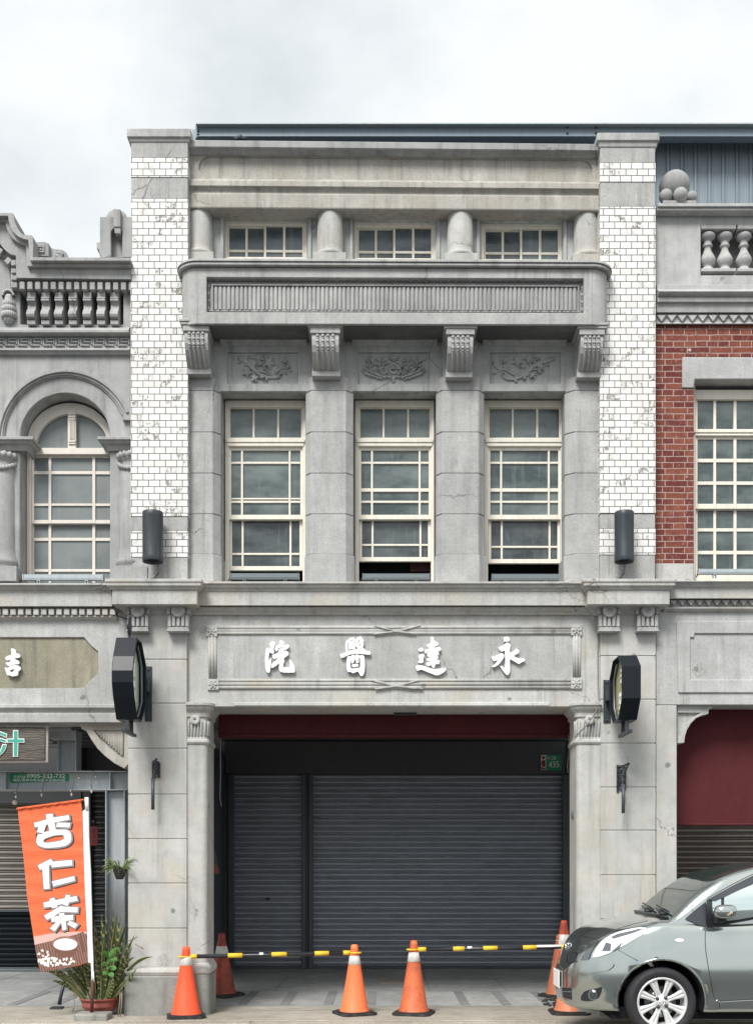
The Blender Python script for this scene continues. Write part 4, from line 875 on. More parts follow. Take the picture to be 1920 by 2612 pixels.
# second floor: arch
YL_ = .06
cx, cy = 430, 815
outer = qd([(-700, 250), (862, 250), (862, 1760), (862, 1775), (-700, 1775)])
ins = qd(ell(cx, cy, 296, 292, 40, 180, 360) + [(726, 1770), (134, 1770)])
mb = MB(); mb.pp([outer, ins], YL_, .42); B(mb, 'wall', 'conc_left', LH, bevel=.01)
mb = MB()
for r0, r1, yf in ((452, 432, .005), (432, 412, .025), (412, 400, .04)):
    mb.pp(qd(ell(cx, cy, r0, r0, 40, 172, 338) + ell(cx, cy, r1, r1, 40, 172, 338)[::-1]), yf, YL_ + .02)
mb.pp(qd([(808, 640), (862, 632), (862, 700), (808, 700)]), .02, YL_ + .02); B(mb, 'hood_mould', 'conc_left', LH, bevel=.004)
for a, b in ((-180, 172), (700, 862)):
    mb = MB(); xa, xb = qd([(a, 0)])[0][0], qd([(b, 0)])[0][0]
    mould(mb, X(xa, -.02), X(xb, -.02), .03, [(1113, .08), (1121, .08), (1123, .06), (1130, .05), (1136, .02), (1150, .0)], back=.02, ret=.38); B(mb, 'impost', 'conc_left', LH, bevel=.004)
for a, b, rr_ in ((20, 75, .14), (838, 838, .135)):
    mb = MB(); px = qd([(a if a < 500 else 846, 0)])[0][0]; c = (X(px, .0) - (.09 if a < 500 else -.02), .10, 0)
    if a < 500: c = (X(qd([(5, 0)])[0][0], 0), .10, 0)
    mb.lathe(c, [(.12, Z(1152)), (.155, Z(1158)), (.15, Z(1166)), (.12, Z(1172)), (.115, Z(1180)), (.125, Z(1200)), (.130, Z(1395)), (.14, Z(1420)), (.16, Z(1428)), (.165, Z(1436)), (.15, Z(1440)), (.15, Z(1450))], 28)
    mb.box(c[0] - .18, c[0] + .18, -.07, .2, Z(1486), Z(1448))
    for i in range(9): t = R(185 + 170 * i / 8); mb.ball((c[0] + .14 * math.cos(t), .10 + .14 * math.sin(t), Z(1160)), .026, 8, sz=1.3)
    for i in range(12): t = R(200 + 140 * i / 11); mb.ball((c[0] + .13 * math.cos(t), .10 + .13 * math.sin(t), Z(1180 + 16 * math.sin(math.pi * i / 11))), .024, 8)
    B(mb, 'engaged_column', 'conc_left', LH)
w = MB(); yw = .24
fr_o = qd(ell(462, 858, 285, 270, 40, 180, 360) + [(747, 1775), (177, 1775)]); 
fr_i = qd(ell(476, 882, 238, 225, 36, 180, 360) + [(714, 886), (238, 886)])
w.pp([fr_o, fr_i, qd([(207, 925), (207, 1770), (742, 1770), (742, 925)])], yw, yw + .1)
w.pp(qd([(190, 884), (745, 884), (745, 925), (190, 925)]), yw - .02, yw + .05)
w.pp(qd([(448, 622), (500, 622), (500, 886), (448, 886)]), yw - .012, yw + .06)
for i in range(4): a = 458 + i * 9; w.pp(qd([(a, 700), (a + 5, 700), (a + 5, 825), (a, 825)]), yw - .022, yw)
for v in (655, 675, 690, 835, 850): w.pp(qd([(452, v), (496, v), (496, v + 8), (452, v + 8)]), yw - .024, yw)
win = B(w, 'arched_window', 'cream2', LH, bevel=.003)
w = MB()
for a, b in ((238, 448), (500, 714)): w.pp([qd([(a, 886), (a, 700), (a + 60, 640), (b - 60 if a > 400 else b, 640), (b, 700), (b, 886)]), qd([(a + 8, 880), (a + 8, 878), (b - 6, 878), (b - 6, 880)])], yw + .04, yw + .06) if False else None
g = MB(); g.pp(qd(ell(476, 884, 240, 228, 30, 180, 360)), yw + .045, yw + .06); B(g, 'pane', 'glass_frost', win)
def lsash(t, d, rows, yy):
    s = MB(); xs_ = [(207, 226), (321, 339), (609, 629), (726, 742)]
    for a, b in xs_: s.pp(qd([(a, t), (b, t), (b, d), (a, d)]), yy, yy + .03)
    for a, b in rows:
        for (q, q1), (u, u1) in zip(xs_, xs_[1:]): s.pp(qd([(q1, a), (u, a), (u, b), (q1, b)]), yy + .004, yy + .03)
    o = B(s, 'sash', 'cream2', win, bevel=.003)
    p = MB(); p.pp(qd([(210, t + 2), (740, t + 2), (740, d - 2), (210, d - 2)]), yy + .018, yy + .025); B(p, 'pane', 'glass_frost', o)
lsash(925, 1382, [(925, 949), (1037, 1058), (1250, 1266), (1358, 1382)], yw + .02); lsash(1376, 1775, [(1376, 1390), (1476, 1496), (1682, 1700)], yw + .055)
mb = MB(); mb.box(X(-400), X(320), .44, .5, Z(1480), Z(600)); B(mb, 'interior', 'dark', LH)  # near-black board painted as the unlit room behind the arch
# first-floor cornice, name panel
mb = MB(); mould(mb, -230, 292, .03, [(1487, .165), (1493, .165), (1495, .14), (1504, .115), (1506, .10), (1547, .10), (1549, .04)], back=.45); mould(mb, -230, 300, .03, [(1549, .02), (1569, .02), (1571, .05), (1574, .05), (1580, .02), (1584, .0)], back=.3)
mb.pb(-230, 1545, 327, 1590, .032, .4)
B(mb, 'cornice', 'conc_band', LH, bevel=.005)
mb = MB()
for i in range(-2, 15): a, b = qe([(22 + i * 57.6, 333)])[0], qe([(62 + i * 57.6, 378)])[0]; mb.pb(*a, *b, -.045, .05)
B(mb, 'dentil_course', 'conc_band', LH, bevel=.003)
mb = MB(); PO = qe([(-600, 548), (635, 548), (690, 615), (740, 655), (740, 825), (690, 865), (635, 930), (-600, 935)])
mb.pp([[(-230, 1580), (327, 1580), (327, 1800), (-230, 1800)], PO], .03, .06); mb.pb(-230, 1580, 327, 1800, .058, .5)
mould(mb, -230, 316, .03, [(1797, .09), (1806, .09), (1808, .07), (1818, .05), (1822, .06), (1843, .055), (1845, .0)], back=.3)
B(mb, 'name_frieze', 'conc_right', LH, bevel=.005)
mb = MB(); mb.pp(offset_loop(PO, 3), .050, .057); NP = B(mb, 'name_panel', 'olive', LH)
letter([[(640, 340), (690, 310), (790, 320), (880, 360), (920, 460), (930, 580), (1060, 600), (1150, 670), (1180, 740), (1150, 820), (1060, 850), (880, 860), (870, 930), (980, 970), (1090, 1030), (1130, 1100), (1110, 1190), (1040, 1215), (880, 1230), (680, 1280), (490, 1325), (420, 1260), (330, 1140), (400, 1115), (530, 1095), (600, 1050), (630, 970), (560, 975), (470, 1000), (400, 990), (330, 920), (300, 860), (380, 780), (500, 730), (670, 690), (670, 560), (645, 400)],
        [[(290, 1395), (400, 1420), (480, 1425), (560, 1350), (700, 1300), (880, 1275), (1060, 1290), (1150, 1350), (1220, 1450), (1210, 1500), (1130, 1570), (1050, 1640), (1050, 1750), (1030, 1860), (880, 1890), (710, 1920), (640, 1890), (570, 1845), (420, 1850), (390, 1740), (340, 1580), (300, 1460)], [(570, 1580), (700, 1520), (810, 1490), (850, 1520), (790, 1600), (740, 1665), (610, 1655), (575, 1620)]]], 0, 1640, 1349 / 60, 'letter', .01, NP)
# corner bracket with reeds
mb = MB(); bo = qe([(620, 1240), (600, 1205), (970, 1205), (970, 1500), (935, 1535), (860, 1495), (790, 1440), (735, 1385), (690, 1320), (650, 1250)]); bi = qe([(705, 1248), (770, 1335), (840, 1400), (935, 1462), (937, 1248)])
mb.pp([bo, bi], .05, .2); mb.pp(offset_loop(bi, 2), .085, .18); mb.pp(qe([(565, 1192), (970, 1180), (970, 1206), (615, 1215), (590, 1205)]), .03, .2)
for i in range(12):
    a = 716 + i * 18.5; zb_ = 1250 + min(1, (a - 705) / 230) * 205 - 4
    if zb_ > 1262: mb.tube([P(*qe([(a, 1250)])[0], .085), P(*qe([(a, zb_)])[0], .085)], .024, 8)
B(mb, 'corner_bracket', 'conc_warm', LH, bevel=.004)
# steel frame and shutter of the left shop
ysf = .42
def ibeam_v(mb, px0, px1, py0, py1, y):
    a, b = X(px0, y), X(px1, y); zt, zb = Z(py0, y), Z(py1, y)
    mb.box(a, a + .012, y, y + .2, zb, zt); mb.box(b - .012, b, y, y + .2, zb, zt); mb.box(a + .012, b - .012, y + .08, y + .10, zb, zt)
mb = MB(); y = ysf; a, b = X(-80, y), X(325, y)
for py in (1966, 2013): mb.box(a, b, y, y + .2, Z(py + 3, y), Z(py, y))
mb.box(a, b, y + .08, y + .10, Z(2013, y), Z(1969, y))
for px in (12, 279): mb.box(X(px, y), X(px + 3, y), y + .004, y + .08, Z(2013, y), Z(1969, y))
B(mb, 'steel_beam', 'steel', LH, bevel=.003)
mb = MB(); ibeam_v(mb, 147, 195, 1888, 1966, y); mb.box(X(146, y), X(196, y), y - .005, y + .2, Z(1888, y), Z(1884, y)); mb.pb(124, 1862, 195, 1884, y - .02, y + .2); mb.pb(124, 1846, 182, 1863, y - .08, y + .1); B(mb, 'steel_stub', 'steel', LH, bevel=.003)
mb = MB(); ibeam_v(mb, 269, 319, 2017, 2640, y); B(mb, 'steel_post', 'steel', LH, bevel=.003)
mb = MB(); mb.box(X(-120, .5), X(327), .2, 5.2, Z(1846, .2) + .3, Z(1846, .2) + .4); mb.box(X(-200, YA), X(500, YA), YA + .1, YA + .3, 0, 4.2); B(mb, 'arcade_ceiling', 'fascia', LH)  # ceiling and back wall coloured dark to paint the unlit void
for py, yy in ((1900, 2.2), (1935, 3.0), (1955, 3.6)): pass
mb = MB()
for k_ in range(9): yq = .9 + k_ * .42; mb.box(-6, X(327), yq, yq + .10, Z(1846, .2) + .19, Z(1846, .2) + .3)
B(mb, 'ceiling_joists', 'fascia', LH)  # joists share the dark colour that paints the void's shade
mb = MB(); mb.box(X(-120, YA), X(215, YA), YA - .14, YA + .1, Z(2052, YA), 4.0); mb.pb(205, 2000, 232, 2472, YA - .1, YA + .1); B(mb, 'fascia_board', 'fascia', LH, bevel=.01)
zl = Z(2322, YA)
o = B(shutter_mesh(-120, 205, zl, Z(2045, YA), YA), 'roller_shutter', 'shutter_beige', LH); mb = MB(); mb.pb(-120, 2320, 205, 2326, YA - .02, YA + .03); B(mb, 'bottom_rail', 'shutter_frame', o)
B(shutter_mesh(-120, 205, Z(2470, YA), zl - .02, YA + .05), 'inner_shutter', 'black_gloss', LH)
B(shutter_mesh(232, 300, Z(2470, YA), Z(2010, YA), YA), 'roller_shutter', 'fascia', LH)
mb = MB(); mb.pb(-120, 2472, 205, 2475, YA - .3, YA); mb.pb(-120, 2479, 205, 2481, YA - .5, YA); B(mb, 'threshold', 'alu', LH)

# ------------------------------------------------------------------ right shophouse in red brick
RH = thing('shophouse', (4.0, 0, 0), 'red brick shophouse on the right with a stone balustrade and a maroon blind', 'building')
def qc(p): return zoomed(p, 1280, 300, 2.58125)
def qf(p): return zoomed(p, 1280, 800, 2.58125)
def qg(p): return zoomed(p, 1440, 1440, 3.4417)
mb = MB(); mould(mb, 1671, 2120, .05, [(518, .10), (527, .10), (530, .075), (535, .085), (541, .06), (549, .02), (551, .0)], back=.4); B(mb, 'parapet_coping', 'conc_right', RH, bevel=.006)
mb = MB(); mb.pp([[(1671, 549), (2120, 549), (2120, 728), (1671, 728)], [(1786, 573), (1786, 703), (2040, 703), (2040, 573)]], .06, .34); mb.pb(1786, 702, 2040, 728, .05, .06)
mb.box(X(1780, .35), X(2050, .35), .335, .36, Z(728, .35), Z(549, .35)); B(mb, 'parapet_wall', 'conc_right', RH, bevel=.006)
for px in (1804, 1847.5, 1896, 1943, 1989):
    mb = MB(); c = (X(px, .14), .15, 0); z = lambda v: Z(300 + v / 2.58125, .14)
    mb.box(c[0] - .088, c[0] + .088, .06, .24, z(762), z(732)); mb.box(c[0] - .088, c[0] + .088, .06, .24, z(1040), z(1018))
    mb.lathe(c, [(.06, z(764)), (.075, z(772)), (.078, z(785)), (.062, z(803)), (.04, z(812)), (.036, z(835)), (.05, z(840)), (.05, z(850)), (.036, z(858)), (.034, z(870)), (.045, z(890)), (.065, z(915)), (.078, z(935)), (.078, z(950)), (.062, z(972)), (.045, z(985)), (.05, z(993)), (.065, z(1005)), (.072, z(1018))], 24)
    B(mb, 'baluster', 'conc_right', RH, bevel=.004)
mb = MB(); mb.ball(P(1719, 477, .2), .152, 32); mb.pb(1690, 511, 1774, 518, .05, .4)
for px, py, r, y in ((1697, 501, .068, .1), (1734, 498, .072, .06), (1763, 503, .056, .14), (1720, 502, .06, .3)): mb.ball(P(px, py, y), r, 24)
B(mb, 'ball_finial', 'conc_left', RH)
mb = MB(); mould(mb, 1671, 2120, .06, [(726, .06), (739, .06), (741, .13), (744, .13), (752, .10), (758, .07), (760, .085), (770, .08), (774, .05), (776, .05), (797, .04), (799, .0)], back=.3); mould(mb, 1671, 2120, .08, [(799, .02), (823, .02), (824, .03), (826, .03), (827, .0)], back=.3)
B(mb, 'string_course', 'conc_right', RH, bevel=.004)
def zigzag(py0, py1, yf, n0, pitch, x0):
    mb = MB()
    for i in range(n0):
        a = x0 + i * pitch; mb.pp([(a + 1, py0), (a + pitch - 1, py0), (a + pitch / 2, py1)], yf, yf + .05)
    B(mb, 'zigzag_band', 'conc_right', RH, bevel=.003)
zigzag(803, 820, .035, 17, 26.3, 1673)
WX0, WX1 = 1768, 1996
mb = MB(); mb.pp([[(1671, 824), (2120, 824), (2120, 1440), (1671, 1440)], [(WX0, 910), (WX0, 1440), (WX1, 1440), (WX1, 910)]] if False else [(1671, 824), (2120, 824), (2120, 1440), (WX1, 1440), (WX1, 910), (WX0, 910), (WX0, 1440), (1671, 1440)], .09, .34); B(mb, 'brick_wall', 'brick', RH)
mb = MB(); mb.pp(qf([(1185, 285), (2200, 285), (2200, 487), (1900, 487), (1900, 432), (1268, 432), (1262, 487), (1185, 487)]), .075, .34); B(mb, 'lintel', 'conc_right', RH, bevel=.008)
mb = MB(); mb.pp([(1671, 1437), (WX0, 1437), (WX0, 1482), (1671, 1482)], .085, .3); mb.pp([(WX1, 1437), (2120, 1437), (2120, 1482), (WX1, 1482)], .085, .3); B(mb, 'wall_base', 'conc_light', RH, bevel=.005)
w = MB(); yw = .22; w.pb(1765, 968, 1773, 1490, yw, yw + .1); w.pb(1990, 968, 1998, 1490, yw, yw + .1); w.pb(1773, 994, 1990, 1018, yw, yw + .1); w.pb(1768, 1094, 1995, 1103, yw - .02, yw + .05); w.pb(1771, 1104, 1992, 1111, yw - .01, yw + .05); w.pb(1773, 1458, 1990, 1490, yw - .02, yw + .08)
win = B(w, 'window', 'cream', RH, bevel=.003)
cols = [1773, 1778, 1818, 1826, 1870, 1877.5, 1920, 1927, 1968, 1973, 1990]; cols = [(1773, 1778), (1818.5, 1825.5), (1870, 1877.5), (1921, 1928), (1972, 1990)]
def rsash(t, d, rows, yy, g='glass'):
    s = MB()
    for a, b in cols: s.pb(a, t, b, d, yy, yy + .03)
    for a, b in rows:
        for (q, q1), (u, u1) in zip(cols, cols[1:]): s.pb(q1, a, u, b, yy + .004, yy + .03)
    o = B(s, 'sash', 'cream', win, bevel=.003); p = MB(); p.pb(1775, t + 2, 1988, d - 2, yy + .018, yy + .025); B(p, 'pane', g, o)
rsash(1016, 1095, [(1016, 1020)], yw + .03); rsash(1110, 1298, [(1110, 1121), (1170, 1179.5), (1228, 1237), (1285, 1298)], yw + .015); rsash(1292, 1462, [(1292, 1302), (1347.5, 1356), (1405, 1414)], yw + .05)
mb = MB(); mb.box(X(1675), X(2160), .40, .5, Z(1480), Z(830)); B(mb, 'interior', 'dark', RH)  # near-black board painted as the unlit room behind the window
mb = MB(); mould(mb, 1700, 2130, .03, [(1481, .165), (1484, .165), (1486, .14), (1495, .12), (1498, .11), (1500, .10), (1527, .10), (1528, .0)], back=.4); mould(mb, 1690, 2130, .03, [(1528, .02), (1547, .02), (1549, .05), (1553, .045), (1559, .02), (1561, .0)], back=.3); B(mb, 'cornice', 'conc_band', RH, bevel=.005)
zigzag(1530, 1544, -.03, 20, 22.3, 1706)
mb = MB(); mb.pb(1672, 1556, 2130, 1798, .03, .5)
mb.pp([qg([(978, 495), (2400, 495), (2400, 1125), (995, 1125)]), qg([(1100, 640), (1135, 640), (1135, 605), (2400 - 10, 605), (2390, 1010), (1100, 1010)])], .012, .04); B(mb, 'name_frieze', 'conc_right', RH, bevel=.006)
mb = MB(); mb.pb(1672.5, 1799, 1725, 2610, .02, .5); B(mb, 'pilaster', 'conc_light', RH, bevel=.006)
mb = MB(); bo = qg([(985, 1236), (1310, 1236), (1262, 1278), (1258, 1312), (1210, 1322), (1150, 1350), (1105, 1395), (1072, 1450), (1054, 1505), (1046, 1566), (985, 1570)]); bi = qg([(990, 1302), (990, 1512), (1012, 1512), (1035, 1455), (1070, 1395), (1120, 1345), (1190, 1302)])
mb.pp([bo, bi], .08, .22); mb.pp(offset_loop(bi, 2), .11, .2); B(mb, 'corner_bracket', 'conc_light', RH, bevel=.004)
mb = MB(); y = .36; a, b = X(1722, y), X(2130, y); n = 14; zt, zb = Z(1800, y), Z(2103, y)
mb.add([(a, y, zt), (b, y, zt), (b, y + .01, zb), (a, y + .01, zb), (a, y + .012, zt), (b, y + .012, zt), (b, y + .022, zb), (a, y + .022, zb)], [(0, 1, 2, 3), (7, 6, 5, 4), (0, 3, 7, 4), (1, 5, 6, 2), (3, 2, 6, 7), (0, 4, 5, 1)])
mb.tube([(a, y + .01, zb), (b, y + .01, zb)], .014, 8); B(mb, 'roller_blind', 'maroon', RH)
mb = MB(); mb.box(X(1674), X(2140), .1, 5.2, zc - .005 + .03, zc + .13); mb.box(X(1530, YA), X(2600, YA), YA + .1, YA + .3, 0, zc); B(mb, 'arcade_ceiling', 'ceiling', RH)
B(shutter_mesh(1560, 2500, 0.0, zc, YA + .02), 'roller_shutter', 'shutter_brown', RH)
# ------------------------------------------------------------------ things fixed to the facades
def wall_lamp(px0, px1, py0, py1, label):
    y = -.20; t = thing('wall_lamp', (X((px0 + px1) / 2, y), -.06, Z((py0 + py1) / 2, y)), label, 'wall lamp', 'cylinder lamps on the tiled piers')
    r = (px1 - px0) / 2 / sc(y); c = (X((px0 + px1) / 2, y), y, 0); a, b = Z(py1 - 4, y), Z(py0 + 4, y)
    mb = MB(); mb.lathe(c, [(r * .86, a + .06), (r * .88, a), (r * .97, a - .004), (r, a + .004), (r, a + .05), (r * .99, a + .055), (r * .99, b - .05), (r, b - .045), (r, b), (r * .97, b + .005), (0, b + .005)], 40)
    B(mb, 'shade', 'black_metal', t)
    mb = MB(); mb.lathe(c, [(0, a + .05), (r * .86, a + .05)], 32); B(mb, 'lens', 'alu', t)
    mb = MB(); mb.box(c[0] - .05, c[0] + .05, -.12, -.057, (a + b) / 2 - .12, (a + b) / 2 + .12); B(mb, 'mount', 'black_metal', t, bevel=.005)
    mb = MB(); mb.tube([(c[0] + .02, -.10, a + .1), (c[0] + .03, -.085, a - .02), (c[0] + .025, -.07, a - .08), (c[0] - .01, -.064, a - .13), (c[0] - .06, -.064, Z(1476, -.1))], .010, 8); B(mb, 'conduit', 'wire', t)
wall_lamp(364, 416.5, 1304, 1437, 'black cylinder lamp on the white tiled pier nearest the arched window')
wall_lamp(1566, 1615.5, 1304, 1437, 'black cylinder lamp on the white tiled pier beside the red brick wall')
def blade_sign(cx, thick, z1, z0, ya, side, finial, label, face, marks):
    t = thing('blade_sign', (cx, 0, (z0 + z1) / 2), label, 'shop sign', 'octagonal blade signs on the two entrance piers')
    h = z1 - z0; yn, yf = ya, -.10; w = yf - yn
    if finial: O = [(yn + w * .30, z1), (yf - w * .36, z1), (yf, z1 - h * .25), (yf, z0 + h * .25), (yf - w * .36, z0), (yn + w * .30, z0), (yn + w * .09, z0 + h * .25), (yn, z0 + h * .42), (yn, z0 + h * .56), (yn + w * .08, z0 + h * .74)]
    else: O = [(yn + w * .28, z1), (yf - w * .28, z1), (yf, z1 - h * .25), (yf, z0 + h * .25), (yf - w * .28, z0), (yn + w * .28, z0), (yn, z0 + h * .30), (yn, z0 + h * .80)]
    cy_, cz = (yn + yf) / 2, (z0 + z1) / 2
    I = [(cy_ + (a - cy_) * .93, cz + (b - cz) * .955) for a, b in O]
    xa, xb = cx - thick / 2, cx + thick / 2; n = len(O)
    mb = MB(); vs = [(x, a, b) for x in (xa, xb) for L in (O, I) for a, b in L]; fs = []
    for i in range(n):
        j = (i + 1) % n; fs += [(i, j, 2 * n + j, 2 * n + i), (n + i, 3 * n + i, 3 * n + j, n + j), (i, n + i, n + j, j), (2 * n + i, 2 * n + j, 3 * n + j, 3 * n + i)]
    mb.add(vs, fs); B(mb, 'frame', 'black_gloss', t, bevel=.006, seg=2)
    mb = MB(); mb.add([(cx + s_, a, b) for s_ in (-.03, .03) for a, b in I], [tuple(range(n)), tuple(range(n, 2 * n))[::-1]] + [(i, (i + 1) % n, (i + 1) % n + n, i + n) for i in range(n)]); B(mb, 'sign_panel', face, t)
    for s_ in (-1, 1):
        mb = MB(); J = [(cy_ + (a - cy_) * .80, cz + (b - cz) * .88) for a, b in O]; mb.tube([(cx + s_ * (thick / 2 - .035), a, b) for a, b in J[1:6]], .010, 8); B(mb, 'lamp_tube', 'alu', t)
    mb = MB(); xs_ = cx + side * .031; rnd = random.Random(3)
    for (u0, v0, u1, v1) in marks: mb.box(xs_, xs_ + side * .012, yn + w * u0, yn + w * u1, z0 + h * v0, z0 + h * v1)
    B(mb, 'sign_lettering', 'white_plain', t)
    mb = MB(); mb.box(cx - thick * .30 * (1 if side < 0 else -.2) - .06, cx - thick * .30 * (1 if side < 0 else -.2) + .06, -.012, .0, z0 + h * .05, z0 + h * .78) if False else None
    px = -2.327 if finial else 2.196; mb.box(px - .035, px + .035, -.012, .0, z0 + h * .06, z1 - h * .24); mb.box(min(px, cx) - .02, max(px, cx) + .02, -.11, -.01, cz - .06, cz + .06)
    for q in (.10, .42, .72): mb.lathe((px, -.012, z0 + h * q), [(0, -.012), (.009, -.010), (.012, .0)], 10, axis='y')
    B(mb, 'mounting_plate', 'black_metal', t, bevel=.003)
    mb = MB(); zb = z0 - .10
    for yq in (cy_ - .10, cy_ + .08): mb.box(cx - .018, cx + .018, yq - .012, yq + .012, zb, z0 + .02)
    mb.box(cx - .02, cx + .02, cy_ - .24, cy_ + .22, zb - .03, zb); B(mb, 'hanger', 'black_metal', t, bevel=.002)
    if finial:
        mb = MB(); mb.add([(cx - .006 + s_, cy_ + .085 * math.sin(math.pi * i / 10) * q, z1 + .03 + .20 * i / 10) for s_ in (0, .012) for q in (-1, 1) for i in range(11)], [(i, i + 1, i + 12, i + 11) for i in range(10)] + [(22 + i, 22 + i + 1, 22 + i + 12, 22 + i + 11) for i in range(10)] + [(i, i + 1, 23 + i, 22 + i) for i in range(10)] + [(11 + i, 12 + i, 34 + i, 33 + i) for i in range(10)])
        mb.box(cx - .01, cx + .01, cy_ - .01, cy_ + .01, z1 - .01, z1 + .12); B(mb, 'finial', 'black_metal', t)
M['face_a'] = painted('pale_sign_face', (.55, .58, .50), .5, .3, (.10, .30, .18), seed=40); M['face_b'] = painted('olive_gold_sign_face', (.42, .40, .22), .5, .4, (.25, .23, .12), seed=41)
blade_sign(-2.427, .20, 3.635, 2.86, -.68, 1, True, 'glossy black blade sign with a pointed finial, left of the entrance', 'face_a', [(.35, .10, .60, .38), (.35, .42, .60, .50), (.40, .55, .58, .72)])
blade_sign(2.289, .178, 3.46, 2.855, -.68, -1, False, 'matt black octagonal blade sign to the right of the entrance', 'face_b', [(.36, .20, .62, .26), (.36, .28, .46, .46), (.52, .28, .62, .46), (.42, .36, .56, .40), (.36, .12, .62, .16), (.30, .60, .50, .66), (.30, .70, .50, .74), (.30, .78, .50, .82)])
def flag_holder(pxa, pxb, pya, pyb, tx0, tx1, ty0, ty1, label):
    y = -.09; t = thing('flag_holder', (X((pxa + pxb) / 2, y), 0, Z(pyb, y)), label, 'flag holder', 'wrought iron flag holders on the entrance piers')
    a, b = X(pxa, y), X(pxb, y); zt, zb = Z(pya, y), Z(pyb, y)
    mb = MB(); mb.box(a, a + .022, -.012, 0, zb, zt); mb.box(b - .02, b + .004, -.02, 0, zb + .03, zt - .02)
    for q in range(5): f = q / 4; mb.tube([(a + .01, -.012, zb + .02 + f * (zt - zb - .06)), (b - .01, -.02, zb + .05 + f * (zt - zb - .06)), (a + .012, -.03, zb + .08 + f * (zt - zb - .09))], .008, 5)
    mb.tube([(a + .01, -.01, zt - .02), ((a + b) / 2, -.10, zt - .02), (b, -.17, zt + .0)], .011, 6); mb.tube([(a + .01, -.01, zb + .05), (a + .03, -.06, zb + .09), (b - .02, -.14, zt - .05), (b, -.16, zt)], .009, 6)
    for q in range(4): f = q / 3; mb.tube([(a + .01, -.01, zb + .06 + f * (zt - zb - .1)), (a + .02 + .03 * f, -.07, zb + .10 + f * (zt - zb - .12)), (a + .01, -.01, zb + .12 + f * (zt - zb - .15))], .007, 5)
    mb.tube([((a + b) / 2 - .01, -.08, zb + .0 + .03 * i) for i in range(2)] + [((a + b) / 2 + .012, -.10, zt - .03)], .010, 6); B(mb, 'bracket', 'black_metal', t)
    mb = MB(); mb.tube([P((tx0 + tx1) / 2, ty0, -.12), P((tx0 + tx1) / 2, ty1, -.12)], (tx1 - tx0) / 2 / 260, 12); B(mb, 'tube', 'shutter_frame', t)
flag_holder(384, 404, 1938, 1990, 386, 395, 1985, 2065, 'dark iron flag holder with a hanging tube on the left entrance pier')
flag_holder(1576, 1599, 1949, 2020, 1584, 1593, 2000, 2074, 'dark iron flag holder with a hanging tube on the right entrance pier')
def flood(px0, px1, py0, py1, y, label, m):
    t = thing('floodlight_bar', (X((px0 + px1) / 2, y), y, Z(py1 + 8, y)), label, 'floodlight', 'floodlight bars along the second-floor window sills')
    mb = MB(); mb.pb(px0, py0, px1, py1, y, y + .06); mb.pb(px0 + 3, py0 + 3, px1 - 3, py1 - 3, y - .003, y); mb.pb(px0 - 1, py0 - 1, px0 + 2, py1 + 1, y - .006, y + .065); mb.pb(px1 - 2, py0 - 1, px1 + 1, py1 + 1, y - .006, y + .065); B(mb, 'housing', m, t, bevel=.003)
    for f in (.2, .8):
        q = px0 + (px1 - px0) * f; mb = MB(); mb.pb(q - 4, py1 + .5, q + 4, py1 + 2, y - .002, y + .05)
        mb.pb(q - 4, py1 + 2, q - 2.5, py1 + 10, y, y + .04); mb.pb(q + 2.5, py1 + 2, q + 4, py1 + 10, y, y + .04); B(mb, 'bracket', m, t)
    mb = MB(); mb.tube([P(px0, py1 - 4, y + .03), P(px0 - 5, py1 + 4, y + .03), P(px0 - 7, py1 + 9, y + .05)], .006, 6); B(mb, 'cable', 'darkwire', t)
flood(588, 762, 1462, 1476, .02, 'grey floodlight bar below the almost closed left sash window', 'alu')
flood(925, 1095, 1463, 1477, .02, 'grey floodlight bar below the raised middle sash window', 'alu')
flood(1255, 1425, 1464, 1479, .02, 'grey floodlight bar below the raised right sash window of the tiled shophouse', 'alu')
flood(58, 262, 1465, 1479, -.02, 'light grey floodlight bar in front of the arched window', 'steel')
flood(1782, 1985, 1451, 1463, .0, 'blue-grey floodlight bar under the window in the brick wall', 'steel')
# house number plate
t = thing('number_plate', P(1404, 1966, YA - .07), 'green house number plate 435 high on the dark fascia board', 'number plate')
mb = MB(); mb.pb(1378, 1925, 1431, 1965, YA - .075, YA - .062); B(mb, 'plate', 'green_sign', t, bevel=.003)
mb = MB(); mb.pb(1379, 1926, 1392, 1964, YA - .078, YA - .075); B(mb, 'side_strip', 'reflect', t)
mb = MB(); mb.pb(1381.5, 1929, 1389, 1936, YA - .080, YA - .078); mb.pp([(1381, 1940), (1390, 1938), (1390, 1954), (1386, 1958), (1380, 1950)], YA - .080, YA - .078); mb.pp([(1380, 1954), (1386, 1960), (1391, 1956), (1391, 1963), (1380, 1963)], YA - .080, YA - .078); B(mb, 'emblem', 'red', t)
mb = MB(); text_mesh('435', mb, 1398, 1942, 1425, 1958, YA - .075, .004, .012); text_mesh('中正路', mb, 1394, 1929, 1418, 1938, YA - .075, .004, .0); B(mb, 'plate_lettering', 'reflect', t)
